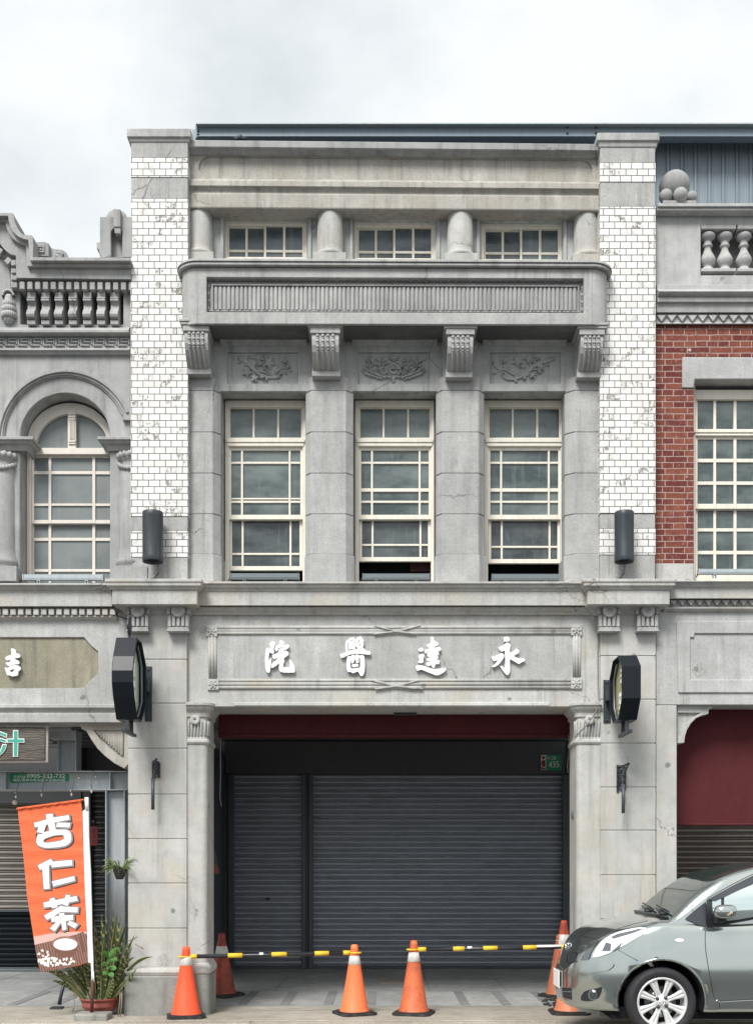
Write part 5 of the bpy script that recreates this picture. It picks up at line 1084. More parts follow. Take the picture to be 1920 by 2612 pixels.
# cords and cables
def cable(name, pts, r, m, label, cat='cable'): mb = MB(); mb.tube(pts, r, 6); o = mb.build(name, M[m]); tag(o, label, cat); return o
cable('cord', [P(563, 1883, .58), P(562, 1920, .58), P(563, 1960, .58), P(562, 2010, .58), P(561, 2030, .58), P(565, 2057, .58)], .005, 'wire', 'thin grey cord dangling from the left end of the maroon awning', 'cord')
cable('chain', [P(1449, 1873, .58), P(1451, 1900, .58), P(1450, 1925, .58), P(1446, 1950, .58), P(1448, 1972, .58)], .005, 'wire', 'thin knotted chain dangling from the right end of the maroon awning', 'cord')
t = thing('pull_cord', P(537, 2240, .42), 'white pull cord with a red beaded handle by the left half column', 'pull cord')
mb = MB(); mb.tube([P(537, 1890, .42), P(537.5, 2100, .42), P(536.5, 2212, .42)], .004, 6); B(mb, 'cord', 'reflect', t)
mb = MB()
for i in range(6): mb.ball(P(536.5, 2213 + i * 5, .42), .011, 10)
B(mb, 'handle', 'red', t)
t = thing('hanging_board', P(545, 2245, 1.2), 'dark hanging board with a red lower half inside the left column', 'sign')
mb = MB(); mb.pp([(524, 2165), (549, 2170), (561, 2228), (524, 2240)], 1.2, 1.23); B(mb, 'board', 'fascia', t, bevel=.004)
mb = MB(); mb.pp([(524, 2206), (552, 2205), (558, 2226), (524, 2234)], 1.193, 1.2); B(mb, 'card', 'terracotta', t)
cable('cable', [P(1487, 1478, -.2), P(1493, 1490, -.18), P(1497, 1503, -.17), P(1500, 1540, -.10), P(1508, 1555, -.03), P(1523, 1570, .0), P(1524, 1640, .03), P(1524, 1745, .03), P(1527, 1790, .0), P(1520, 1815, -.05), P(1500, 1845, -.06), P(1470, 1876, -.02)], .0065, 'wire', 'grey electric cable running down beside the right entrance pier to the capital')
cable('cable', [P(268, 1478, -.2), P(285, 1495, -.2), P(288, 1546, -.14), P(300, 1570, -.05), P(326, 1580, -.012), P(329, 1600, -.012)], .006, 'darkwire', 'thin black cable crossing the cornice above the left blade sign')
t = thing('round_fixture', P(1463, 2080, .3), 'small round grey fixture on the inner side of the right half column', 'fixture')
mb = MB(); c = P(1464, 2079, .25); mb.lathe((c.x - .03, c.y, c.z), [(0, .0), (.035, .004), (.052, .02), (.055, .05), (.04, .075), (.03, .11)], 20, axis='x'); B(mb, 'dome', 'alu', t); mb = MB(); mb.lathe((c.x - .03, c.y, c.z), [(.052, .018), (.058, .018), (.058, .03), (.052, .03)], 20, axis='x'); B(mb, 'ring', 'black_metal', t)

# ------------------------------------------------------------------ things hanging at the left shop
def q7(p): return zoomed(p, 0, 1820, 1652 / 340)
t = thing('shop_board', P(60, 1946, .05), 'weathered wooden shop board with a green character in white outline', 'shop sign')
yb_ = .05
mb = MB(); mb.pp([(-90, 1846), (124, 1848), (123, 1945), (-90, 1946)], yb_, yb_ + .04); B(mb, 'frame', 'conc_warm', t, bevel=.004)
mb = MB(); mb.pp([(-90, 1852), (115.5, 1855), (115, 1938), (-90, 1939)], yb_ - .018, yb_); B(mb, 'board', 'wood', t, bevel=.003)
CH = [[(165, 205), (230, 205), (230, 310), (305, 310), (305, 362), (230, 362), (226, 535), (165, 535), (165, 362), (88, 362), (88, 310), (165, 310)], [(-60, 195), (20, 225), (92, 252), (86, 302), (20, 275), (-60, 245)], [(-60, 285), (85, 322), (80, 368), (-60, 325)], [(35, 378), (88, 380), (75, 435), (40, 490), (-30, 550), (-60, 530), (0, 470)]]
mb = MB(); mt = MB()
for l in CH: mb.pp(q7(l), yb_ - .030, yb_ - .017)
for l in CH: mt.pp(offset_loop(q7(l), -1.9), yb_ - .033, yb_ - .029)
B(mb, 'letter', 'white_metal', t); B(mt, 'letter_face', 'teal', t)
t = thing('address_sticker', P(100, 1996, .49), 'green address sticker with a phone number on the steel beam', 'sticker')
ys2 = ysf + .08
mb = MB(); mb.pp([(26, 1973), (60, 1972), (100, 1974), (176, 1974), (178, 1985), (176, 1993), (100, 1995), (30, 1998), (26, 1990), (25, 1980)], ys2 - .004, ys2); B(mb, 'sheet', 'sticker', t)
mb = MB(); text_mesh('0905-232-732', mb, 69, 1974, 167, 1984.5, ys2 - .004, .002, .012); text_mesh('外送專線', mb, 36, 1978, 66, 1985, ys2 - .004, .002); text_mesh('地址/台南市新化區中正路433號', mb, 34.5, 1986.5, 168, 1993.5, ys2 - .004, .002, .006); B(mb, 'lettering', 'white_plain', t)
t = thing('red_plaque', P(240, 2157, YA - .2), 'small dark red paper plaque hung on the left shop front', 'plaque')
mb = MB(); mb.pb(231, 2108, 250, 2157, YA - .24, YA - .22); B(mb, 'card', 'red', t, bevel=.003); mb = MB(); text_mesh('外', mb, 235, 2113, 246, 2124, YA - .24, .003); text_mesh('送', mb, 235, 2127, 246, 2138, YA - .24, .003); text_mesh('中', mb, 235, 2141, 246, 2152, YA - .24, .003); B(mb, 'lettering', 'darkwire', t)
mb = MB(); mb.lathe(P(240.5, 2100, YA - .22), [(0, 0), (.03, 0), (.03, .04)], 10); mb.tube([P(240.5, 2098, YA - .22), P(240.5, 2110, YA - .22)], .008, 6); B(mb, 'hook', 'black_metal', t)
for i, (a, b, lb) in enumerate((((60, 1968), (41, 2030), 'string of fairy lights, leftmost, drooping over the green sticker'), ((124, 1966), (107, 2025), 'thin fairy light string crossing the end digits of the green sticker'), ((199, 1968), (183, 2024), 'fairy light string with a white bulb hanging right of the green sticker'), ((239, 1966), (234, 2016), 'fairy light string nearest the steel post'))):
    t = thing('fairy_lights', P(b[0], b[1], .36), lb, 'string lights', 'fairy light strings hanging over the steel beam')
    m_ = ((a[0] + b[0]) / 2 - 3, (a[1] + b[1]) / 2 + 3); mb = MB(); mb.tube([P(*a, .40), P(*m_, .37), P(*b, .37)], .005, 5)
    B(mb, 'string', 'twig', t); mb = MB()
    for f, dx in ((.22, 6), (.5, 9), (.8, -5)): p = P(a[0] + (b[0] - a[0]) * f + dx, a[1] + (b[1] - a[1]) * f + 5, .37); mb.ball(p, .008, 8)
    p = P(b[0], b[1] + 3, .37); mb.ball(p, .011, 8, sz=1.8); B(mb, 'bulbs', 'reflect', t)
t = thing('globe_lamp', P(38.5, 2047, .6), 'single round cream bulb hanging in the left shop arcade', 'lamp')
mb = MB(); mb.ball(P(38.5, 2047, .6), .026, 16); B(mb, 'globe', 'bulb', t); mb = MB(); mb.tube([P(38.5, 2040, .6), P(40, 2010, .6)], .004, 5); B(mb, 'wire', 'darkwire', t)

# ------------------------------------------------------------------ banner flag
yfl = -.22
t = thing('banner_flag', P(238, 2585, yfl), 'orange banner flag with three white characters and a printed bowl of almond milk', 'banner')
def ff(zp_): return zoomed(zp_, 40, 2040, 8.26)
def fg(zp_): return zoomed(zp_, 60, 2260, 8.26)
edgeL = ff([(48, 190), (70, 400), (110, 700), (145, 1000), (190, 1400), (240, 1980)]) + fg([(215, 1060), (270, 1350), (310, 1600), (345, 1812)])
edgeR = fg([(1360, 1615), (1345, 1200), (1320, 700), (1300, 200)]) + ff([(1440, 1300), (1420, 800), (1405, 300), (1385, 6)])
top = ff([(1000, 75), (620, 120), (300, 158)])
bot = fg([(600, 1780), (900, 1730), (1150, 1680)])
mb = MB(); mb.pp(edgeL + bot + edgeR + top, yfl, yfl + .003); cloth = B(mb, 'cloth', 'flag', t)
mb = MB(); a, b = P(*ff([(44, 184)])[0], yfl), P(*ff([(1440, 0)])[0], yfl); mb.tube([a, b], .009, 8); 
for i in range(46):
    f = i / 46; p = a.lerp(b, f * .96); mb.tube([p + Vector((0, -.006, .006)), p + Vector((.006 * math.sin(i), -.010, -.012 - .006 * random.random()))], .006, 5)
B(mb, 'top_hem', 'flag', cloth)
mb = MB(); sl = ff([(1412, 240), (1540, 150), (1548, 800), (1585, 1500), (1596, 1980)]) + fg([(1440, 400), (1450, 1000), (1475, 1640), (1362, 1615), (1345, 1100), (1322, 600), (1300, 200)]) + ff([(1440, 1300), (1425, 700)])
mb.pp(sl, yfl - .012, yfl + .014); B(mb, 'sleeve', 'white_cloth', t, bevel=.006, seg=2)
mb = MB(); mb.tube([P(221.5, 2034, yfl), P(223, 2068, yfl)], .019, 12); mb.tube([P(235.5, 2450, yfl), P(237.5, 2506, yfl)], .012, 10); mb.tube([P(235.5, 2480, yfl - .01), P(234.5, 2504, yfl - .01)], .005, 6); mb.tube([P(239, 2478, yfl - .01), P(240.5, 2504, yfl - .01)], .005, 6); B(mb, 'pole', 'white_metal', t)
mb = MB(); mb.tube([P(237, 2500, yfl), P(234.5, 2590, yfl)], .017, 12); B(mb, 'lower_pole', 'pole_red', t)
GL = [(ff, [[(645, 310), (780, 295), (800, 375), (1125, 325), (1140, 415), (820, 480), (850, 630), (1050, 630), (1110, 645), (1150, 680), (1172, 740), (1180, 820), (1165, 880), (1120, 930), (1050, 970), (900, 1000), (700, 1012), (610, 1008), (540, 990), (480, 960), (445, 900), (442, 860), (450, 820), (475, 722), (590, 716), (565, 696), (455, 685), (490, 565), (410, 580), (395, 490), (660, 415)], [(645, 530), (690, 515), (720, 655), (592, 690)], [(585, 870), (600, 835), (640, 810), (800, 755), (960, 735), (1010, 745), (1030, 790), (1020, 830), (960, 862), (800, 892), (660, 910), (600, 900)]]),
      (ff, [[(880, 480), (1155, 490), (1135, 585), (860, 570)]]), (ff, [[(470, 1385), (750, 1245), (790, 1305), (1195, 1270), (1200, 1380), (770, 1425), (760, 1365), (700, 1390), (720, 1870), (600, 1880), (570, 1460), (520, 1475)]]), (ff, [[(775, 1720), (1240, 1610), (1250, 1705), (800, 1825)]]),
      (fg, [[(425, 355), (560, 320), (560, 270), (655, 250), (670, 300), (880, 260), (900, 185), (985, 195), (990, 240), (1120, 210), (1145, 310), (960, 345), (935, 420), (840, 390), (840, 375), (715, 400), (710, 450), (610, 465), (595, 430), (445, 455)]]), (fg, [[(440, 625), (640, 510), (800, 415), (840, 435), (1150, 450), (1140, 555), (790, 545), (640, 640), (500, 710)]]),
      (fg, [[(590, 655), (760, 630), (760, 580), (860, 565), (860, 620), (1050, 610), (1050, 715), (890, 735), (910, 910), (830, 935), (800, 760), (660, 955), (565, 895), (700, 750), (600, 755)]]), (fg, [[(980, 735), (1150, 810), (1080, 890), (930, 800)]])]
sh = MB(); gr = MB(); wh = MB()
for k_, (fn, loops) in enumerate(GL):
    e = .00008 * k_
    L0 = [fn(l) for l in loops]
    sh.pp([offset_loop([(a + 5.2, b + 3.6) for a, b in L0[0]], 2.2)] + [[(a + 3, b + 2) for a, b in offset_loop(l, -1.6)] for l in L0[1:]], yfl - .0025 - e, yfl - .0012 - e)
    gr.pp([offset_loop([(a + 1.2, b + .9) for a, b in L0[0]], 3.1)] + [offset_loop(l, -2.2) for l in L0[1:]], yfl - .0045 - e, yfl - .0032 - e)
    wh.pp(L0, yfl - .0065 - e, yfl - .0052 - e)
B(sh, 'letter_shadow', 'maroon_print', cloth); B(gr, 'letter_outline', 'grey_print', cloth); B(wh, 'letter', 'white_plain', cloth)
mb = MB(); mb.pp(fg([(219, 1070), (700, 975), (1332, 960), (1334, 1040), (1250, 960), (1120, 1020), (620, 1150), (242, 1240)]), yfl - .0015, yfl - .0004); B(mb, 'printed_backdrop', 'pinkprint', cloth)
mb = MB(); mb.pp(fg([(244, 1240), (620, 1150), (1120, 1020), (1250, 962), (1336, 1030), (1356, 1612), (900, 1728), (600, 1778), (345, 1808)]), yfl - .0027, yfl - .0018); B(mb, 'printed_mat', 'matprint', cloth)
mb = MB(); mb.pp(fg([(608, 1215)] + ell(885, 1215, 280, 155, 20, 180, 360) + [(1165, 1240), (1130, 1340), (1060, 1450), (960, 1500), (860, 1510), (760, 1480), (680, 1400), (630, 1310)]), yfl - .0040, yfl - .0030); mb.pp(fg([(1150, 1075), (1210, 1070), (1230, 1160), (1290, 1370), (1265, 1395), (1200, 1180)]), yfl - .0040, yfl - .0030); B(mb, 'printed_bowl', 'bowl', cloth)
mb = MB(); mb.pp([fg([(a, b) for a, b in ell(888, 1215, 276, 150, 32)]), fg(ell(888, 1225, 252, 130, 32))], yfl - .0052, yfl - .0043); B(mb, 'printed_rim', 'bowl_rim', cloth)
mb = MB(); mb.pp(fg(ell(888, 1230, 248, 126, 32)), yfl - .0053, yfl - .0044); rnd = random.Random(5); B(mb, 'printed_milk', 'white_plain', cloth)
mb = MB(); k_ = 0
spots = [(405, 1360), (330, 1430), (510, 1395), (415, 1470), (520, 1460), (480, 1525)] + [(320 + rnd.uniform(0, 100), 1530 + rnd.uniform(0, 105)) for _ in range(8)] + [(450 + rnd.uniform(0, 250), 1500 + rnd.uniform(0, 180)) for _ in range(20)] + [(700 + rnd.uniform(0, 220), 1540 + rnd.uniform(0, 120)) for _ in range(14)] + [(1010, 1540), (1000, 1600), (970, 1645), (1065, 1590)]
for a, b in spots:
    rot = rnd.uniform(0, 3.1); l, w_ = rnd.uniform(30, 44), rnd.uniform(17, 25); pts = []
    for i in range(9): th = i * 6.283 / 9; u, v = l * math.cos(th), w_ * math.sin(th) * (1 - .25 * math.cos(th)); pts.append((a + u * math.cos(rot) - v * math.sin(rot), b + u * math.sin(rot) + v * math.cos(rot)))
    mb.pp(fg(pts), yfl - .0040 - .00006 * k_, yfl - .0030 - .00006 * k_); k_ += 1
B(mb, 'printed_almonds', 'almond', cloth)
# block that holds the pole
mb = MB(); a, b = X(188, -.34), X(275, -.34); mb.box(a, b, -.36, -.12, -.02, Z(2585, -.3)); o = mb.build('concrete_block', M['blockstone'], bevel=.018, seg=2); tag(o, 'rough lichened concrete block holding the banner pole', 'block')

# ------------------------------------------------------------------ plants
t = thing('potted_plant', P(250, 2612, .02), 'big snake plant in a terracotta coloured pot beside the banner', 'plant')
pc = Vector((X(252, .02), .06, 0)); zt = Z(2546, .0)
mb = MB(); r0 = .185
mb.lathe(pc, [(0, .01), (r0 * .62, .01), (r0 * .66, .03), (r0 * .9, zt - .09), (r0 * .93, zt - .075), (r0 * .91, zt - .07), (r0 * .96, zt - .045), (r0 * .94, zt - .04), (r0 * 1.0, zt - .02), (r0 * 1.04, zt - .02), (r0 * 1.05, zt), (r0 * .98, zt), (r0 * .94, zt - .03)], 36); B(mb, 'pot', 'terracotta', t)
mb = MB(); mb.lathe(pc, [(0, zt - .025), (r0 * .95, zt - .03)], 24)
for i in range(60): a_ = random.uniform(0, 6.28); q = random.uniform(0, r0 * .9); mb.ball((pc.x + q * math.cos(a_), pc.y + q * math.sin(a_), zt - .025), random.uniform(.006, .014), 6)
B(mb, 'soil', 'soil', t)
def blade(me, base, tip, width, bend, uvs, twist=0.0, n=8):
    base, tip = Vector(base), Vector(tip); d = tip - base; L = d.length; side = d.cross(Vector((math.sin(twist), -math.cos(twist), .15))).normalized(); o = len(me.v); fold = d.cross(side).normalized()
    for i in range(n + 1):
        f = i / n; p = base + d * f + Vector((0, 0, 1)) * (bend * L * math.sin(math.pi * f * .9)) * (1 if bend > 0 else 1)
        w_ = width * (.55 + .6 * math.sin(math.pi * min(1, f * 1.15 + .1)) if f < .6 else (1.1 * (1 - ((f - .6) / .4) ** 1.6) + .02))
        for s_ in (-1, 0, 1): me.v.append(p + side * w_ * .5 * s_ + fold * (.22 * w_ if s_ else 0))
    for i in range(n):
        for s_ in range(2):
            a0 = o + i * 3 + s_; me.f.append([a0, a0 + 1, a0 + 4, a0 + 3]); me.sm.append(True); me.mi.append(0)
            uvs.append([(s_ * .5, i / n), (s_ * .5 + .5, i / n), (s_ * .5 + .5, (i + 1) / n), (s_ * .5, (i + 1) / n)])
def put_uv(o, uvs):
    uv = o.data.uv_layers.new(name='UVMap'); k_ = 0
    for p, u in zip(o.data.polygons, uvs):
        for li, q in zip(p.loop_indices, u): uv.data[li].uv = q
tips = [(353, 2318, .05), (305, 2345, .0), (322, 2420, .05), (262, 2360, .1), (247, 2380, -.05), (338, 2445, .1), (285, 2400, .0), (310, 2415, -.1), (258, 2430, .0), (198, 2460, .1), (182, 2470, -.15), (135, 2480, .1), (328, 2470, -.05), (300, 2455, .15), (270, 2470, -.15), (237, 2475, .05), (290, 2318, .08), (272, 2316, -.06), (300, 2330, -.1), (312, 2330, .1), (345, 2385, -.1), (260, 2332, -.15), (336, 2408, -.02), (241, 2345, .1), (325, 2352, .2), (268, 2380, -.1), (300, 2372, -.16), (282, 2362, .14), (318, 2395, -.12), (252, 2405, .12), (350, 2440, .0), (296, 2420, -.2), (276, 2440, -.24), (232, 2400, .0), (312, 2440, -.2), (88, 2472, -.05), (120, 2468, .06), (150, 2462, -.05), (172, 2452, .1), (205, 2448, -.1), (190, 2440, .15), (350, 2470, -.15), (340, 2466, .1), (262, 2460, -.2), (222, 2470, -.15), (244, 2440, -.2), (160, 2490, -.15), (330, 2495, -.2), (290, 2490, -.22), (215, 2490, -.22)]
tips += [(random.uniform(205, 335), random.uniform(2395, 2490), random.uniform(-.2, .2)) for _ in range(26)] + [(random.uniform(110, 200), random.uniform(2475, 2515), random.uniform(-.15, .15)) for _ in range(8)]
mb = MB(); uvs = []
for i, (a, b, dy) in enumerate(tips):
    tip = P(a, b, dy); bx = pc.x + (tip.x - pc.x) * .28 + random.uniform(-.03, .03); bx = max(pc.x - .14, min(pc.x + .14, bx))
    blade(mb, (bx, pc.y + random.uniform(-.1, .1), zt - .04), tip, random.uniform(.034, .056), .12 if a < 180 else random.uniform(.0, .05), uvs, random.uniform(-.9, .9))
for a, b, dy in ((392, 2452, -.12), (360, 2438, .0), (345, 2452, -.2)):
    tip = P(a, b, dy); blade(mb, (pc.x + .1, pc.y - .03, zt - .04), tip, .036, .22, uvs, .3, 12)
o = mb.build('foliage', M['snake'], t); put_uv(o, uvs)
mb = MB(); uvs = []; stem = P(278, 2470, -.12)
mb.tube([P(272, 2520, -.06), P(276, 2480, -.10), P(280, 2430, -.12)], .005, 5); n0 = len(mb.f); uvs += [[(0, 0)] * len(f) for f in mb.f]
for a, b, a2, b2 in ((280, 2432, 308, 2420), (279, 2440, 262, 2428), (278, 2450, 300, 2448), (277, 2458, 260, 2462), (276, 2468, 298, 2472), (276, 2476, 264, 2486), (277, 2480, 290, 2492), (279, 2446, 292, 2434)): blade(mb, P(a, b, -.12), P(a2, b2, -.2), .045, .05, uvs, 0.2, 6)
o = mb.build('vine', M['leaf'], t)
mb = MB()
for (a, b), (c_, d) in (((190, 2548), (186, 2582)), ((308, 2520), (300, 2602)), ((312, 2518), (306, 2606)), ((345, 2408), (366, 2420)), ((330, 2400), (350, 2390)), ((196, 2540), (180, 2532))): mb.tube([P(a, b, -.08), P((a + c_) / 2 + 2, (b + d) / 2, -.09), P(c_, d, -.1)], .006, 5)
B(mb, 'dry_twig', 'twig', t)
t = thing('hanging_plant', P(308, 2245, -.02), 'spider plant in a dark pot hung on the side of the left entrance pier', 'plant')
hp = P(306, 2243, .0); rp_ = .070
mb = MB(); mb.lathe(hp, [(0, 0), (rp_ * .45, .0), (rp_ * .62, .02), (rp_, .10), (rp_ * 1.05, .115), (rp_ * .98, .115), (rp_ * .95, .10), (0, .098)], 24); B(mb, 'pot', 'rubber', t)
mb = MB(); uvs = []; rnd = random.Random(9)
for i in range(70):
    a_ = rnd.uniform(0, 6.28); l = rnd.uniform(.08, .17); b0 = hp + Vector((.04 * math.cos(a_), .04 * math.sin(a_), .10)); tp = b0 + Vector((l * math.cos(a_), l * math.sin(a_), rnd.uniform(-.07, .10)))
    blade(mb, b0, tp, .013, rnd.uniform(.15, .4), uvs, rnd.uniform(0, 6), 6)
mb.build('foliage', M['spider'], t)
t = thing('stand_foot', P(148, 2566, .35), 'black metal foot of a stand on the left shop floor', 'stand')
mb = MB(); mb.tube([P(163, 2512, .5), P(156, 2540, .5), P(152, 2562, .5)], [.02, .018, .022], 8); c = P(146, 2566, .5); mb.box(c.x - .06, c.x + .06, .44, .56, .0, .018); B(mb, 'leg', 'black_metal', t)

# ------------------------------------------------------------------ traffic cones and barrier bars
def cone(px, py, y, h, half, mt_, label, band=(.60, .80), tilt=0, seed=0, group='orange traffic cones around the entrance', base=True, z0=0.0, sleeve=False):
    x = X(px, y); t = thing('traffic_cone', (x, y, z0), label, 'traffic cone', group); t.rotation_euler = (0, 0, seed * .9 + .2)
    if base:
        mb = MB(); b = half
        pl = []
        for i in range(4):
            for da in (-22, -8, 8, 22): a_ = R(45 + 90 * i + da); q = b * 1.30 if abs(da) == 8 else b * 1.13; pl.append((q * math.cos(a_), q * math.sin(a_)))
        zp(mb, pl, .004, .026); zp(mb, [(p[0] * .86, p[1] * .86) for p in pl], .0265, .036); mb.build('base', M['rubber'], t, local=True, bevel=.006)
    r0, r1 = half * .80, .030; k = lambda f: r0 + (r1 - r0) * f; a, b = band
    mb = MB(); mb.lathe((0, 0, 0), [(r0 * 1.06, .030), (r0 * 1.04, .044), (k(.08), .05 + .02), (k(.5), h * .5), (k(.93), h * .93), (k(.95) + .004, h * .94), (k(1) + .002, h - .004), (k(1) - .008, h), (k(1) - .012, h - .02)], 40); mb.build('body', mt_, t, local=True)
    mb = MB(); mb.lathe((0, 0, 0), [(k(a) + .0005, a * h), (k(a) + .003, a * h + .002), (k(b) + .003, b * h - .002), (k(b) + .0005, b * h)], 40); mb.build('reflective_band', M['reflect'], t, local=True)
    t.rotation_euler.x = tilt; return t
cones = [
 (475, 2592, -.11, .690, .178, cone_mat('bright_red_orange_cone', (.86, .10, .03), .30, (.55, .05, .02), 1), 'bright red-orange traffic cone in front of the left half column', (.735, .86)),
 (566, 2540, 1.62, .715, .20, cone_mat('sooty_red_cone', (.38, .05, .025), .95, (.10, .035, .025), 2), 'sooty dark red traffic cone behind the left half column', (.62, .79)),
 (904, 2586, .09, .695, .178, cone_mat('faded_orange_cone', (.86, .19, .065), .35, (.55, .12, .05), 3), 'clean orange traffic cone holding the right end of the left bar', (.715, .84)),
 (1055, 2585, .10, .735, .182, cone_mat('scuffed_orange_cone', (.66, .145, .05), .8, (.30, .075, .035), 4), 'scuffed, dirt-streaked orange traffic cone holding the left end of the right bar', (.715, .84)),
 (1426, 2541, 1.55, .70, .19, cone_mat('brown_dirty_cone', (.45, .145, .07), .8, (.25, .10, .055), 5), 'brown dirty traffic cone under another cone behind the car nose', (.9, .91)),
 (1452, 2580, .16, .69, .19, cone_mat('pale_orange_cone', (.62, .20, .10), .6, (.40, .16, .09), 6), 'traffic cone with a tall white sleeve right at the car bumper', (.24, .74)),
]
for i, (px, py, y, h, hf, mt_, lb, bd) in enumerate(cones): cone(px, py, y, h, hf, mt_, lb, bd, seed=i)
cone(1437, 2500, 1.55, .66, .185, cone_mat('torn_red_cone', (.56, .085, .035), .6, (.25, .05, .03), 7), 'torn red traffic cone stacked on top of the brown cone', (.50, .76), seed=3, base=False, z0=.20)
def bar(p0, p1, secs, label, whites=()):
    t = thing('barrier_bar', (p0 + p1) / 2, label, 'barrier bar', 'black and yellow barrier bars between the cones'); d = p1 - p0
    mb = MB(); mb.tube([p0 + d * .03, p0 + d * .5 + Vector((0, 0, -.004)), p1 - d * .03], .0205, 14); B(mb, 'tube', 'blackp', t)
    for a, b in secs: mb = MB(); mb.tube([p0 + d * a, p0 + d * b], .0235, 14); B(mb, 'sleeve', 'yellow', t)
    for a, b in whites: mb = MB(); mb.tube([p0 + d * a + Vector((0, -.003, .006)), p0 + d * b + Vector((0, -.003, .006))], .0175, 10); B(mb, 'tape_highlight', 'white_plain', t)
    for e in (p0, p1):
        mb = MB(); c = e + (Vector((-.055, 0, .0)) if e is p0 else Vector((.055, 0, 0))); mb.tube([c + Vector((.052 * math.cos(q), .052 * math.sin(q), 0)) for q in [i * .3307 for i in range(20)]], .008, 8); B(mb, 'ring', 'yellow', t)
bar(P(484, 2440, -.11), P(893, 2430, .09), [(.0, .045), (.235, .325), (.505, .60), (.775, .865), (.955, 1.0)], 'black and yellow barrier bar resting on the bright red-orange cone', [(.43, .455)])
bar(P(1065, 2422, .10), P(1447, 2415, .14), [(.0, .055), (.235, .31), (.435, .53), (.70, .79), (.955, 1.0)], 'black and yellow barrier bar reaching the car nose', [(.33, .36), (.79, .955)])  # the long white piece paints a highlight along the bar's upper side
mb = MB(); c = P(1000, 2502, 2.4); 
s_ = lambda px, py: ((px - VX) / ((py - HY) / EYE), F / ((py - HY) / EYE) - D)
for q in ([(968, 2508), (1028, 2508), (1026, 2495), (964, 2495)],): zp(mb, [s_(*p) for p in q], -.05, .0015)
o = mb.build('drain_cover', M['apron']); tag(o, 'pale rectangular cover plate set in the arcade floor', 'cover plate')
mb = MB(); rnd = random.Random(4)
for _ in range(26): a, b = s_(rnd.uniform(1385, 1435), rnd.uniform(2550, 2572)); q = rnd.uniform(.012, .04); mb.ball((a, b, .012), q, 7, sz=.5)
o = mb.build('rubble', M['rubber']); tag(o, 'dark crumbs of broken rubber by the dirty cones', 'debris', kind='stuff')
# ------------------------------------------------------------------ parked car
CX0, YC, GZ = 1.552, -1.055, .07           # nose, centre line, ground level at the car
car = thing('parked_car', (CX0 + 1.7, YC, GZ), 'silver-grey hatchback parked at the kerb with its nose by the cones', 'car')
def lerp_tab(tab, u):
    """smooth (monotone cubic) interpolation of a table"""
    n = len(tab)
    if u <= tab[0][0]: return tab[0][1]
    if u >= tab[-1][0]: return tab[-1][1]
    d = [(tab[i + 1][1] - tab[i][1]) / (tab[i + 1][0] - tab[i][0]) for i in range(n - 1)]
    m = [d[0]] + [0 if d[i - 1] * d[i] <= 0 else 2 * d[i - 1] * d[i] / (d[i - 1] + d[i]) for i in range(1, n - 1)] + [d[-1]]
    for i in range(n - 1):
        if u <= tab[i + 1][0]:
            h = tab[i + 1][0] - tab[i][0]; t = (u - tab[i][0]) / h
            return (2*t**3 - 3*t*t + 1) * tab[i][1] + (t**3 - 2*t*t + t) * h * m[i] + (-2*t**3 + 3*t*t) * tab[i + 1][1] + (t**3 - t*t) * h * m[i + 1]
HW = .815
T_w = [(0, .17), (.02, .25), (.06, .35), (.12, .45), (.2, .555), (.32, .67), (.48, .755), (.7, .805), (1.0, HW), (2.7, HW), (3.2, .80), (3.45, .75), (3.56, .66), (3.6, .5)]
T_zb = [(0, .34), (.02, .285), (.06, .262), (.15, .255), (.5, .26), (3.2, .27), (3.5, .32), (3.6, .42)]
T_zs = [(0, .56), (.04, .615), (.08, .68), (.12, .745), (.18, .80), (.29, .868), (.42, .925), (.6, .985), (.785, 1.025), (1.0, 1.02), (1.3, 1.02), (2.2, 1.06), (3.2, 1.08), (3.5, 1.02), (3.6, .86)]
T_zh = [(0, .60), (.03, .655), (.06, .715), (.09, .775), (.12, .838), (.17, .888), (.28, .948), (.42, .992), (.6, 1.022), (.84, 1.048), (1.2, 1.06), (3.0, 1.09), (3.5, 1.04), (3.6, .88)]
def section(u):
    w, zb, zs, zh = (lerp_tab(t, u) for t in (T_w, T_zb, T_zs, T_zh)); h = zs - zb
    k = [(0, zb), (.70 * w, zb), (.93 * w, zb + .012), (.972 * w, zb + .05), (.984 * w, zb + .22 * h), (1.0 * w, zb + .42 * h), (.985 * w, zb + .64 * h), (.952 * w, zb + .82 * h), (.915 * w, zb + .945 * h), (.855 * w, zs), (.76 * w, zs + (zh - zs) * .38), (.5 * w, zs + (zh - zs) * .80), (.25 * w, zs + (zh - zs) * .95), (0, zh)]
    out = []
    for i in range(len(k) - 1):
        p0, p1, p2, p3 = (Vector(k[max(0, min(len(k) - 1, j))]) for j in (i - 1, i, i + 1, i + 2))
        if i == 0: p0 = p1
        for q in range(4):
            t = q / 4; out.append(.5 * ((2 * p1) + (-p0 + p2) * t + (2*p0 - 5*p1 + 4*p2 - p3) * t*t + (-p0 + 3*p1 - 3*p2 + p3) * t**3))
    out.append(Vector(k[-1])); return out
us = [0, .008, .02, .035, .05, .07, .09, .11, .13, .155, .18, .21, .25, .29, .34, .4, .46, .53, .6, .68, .76, .85, .95, 1.05, 1.2, 1.4, 1.7, 2.0, 2.4, 2.7, 3.0, 3.15, 3.3, 3.4, 3.47, 3.53, 3.57, 3.6]
mb = MB(); k = None
for u in us:
    sct = section(u); ring = [(CX0 + u, YC - p.x, p.y) for p in sct] + [(CX0 + u, YC + p.x, p.y) for p in sct[-2:0:-1]]; k = len(ring); mb.v += [Vector(q) for q in ring]
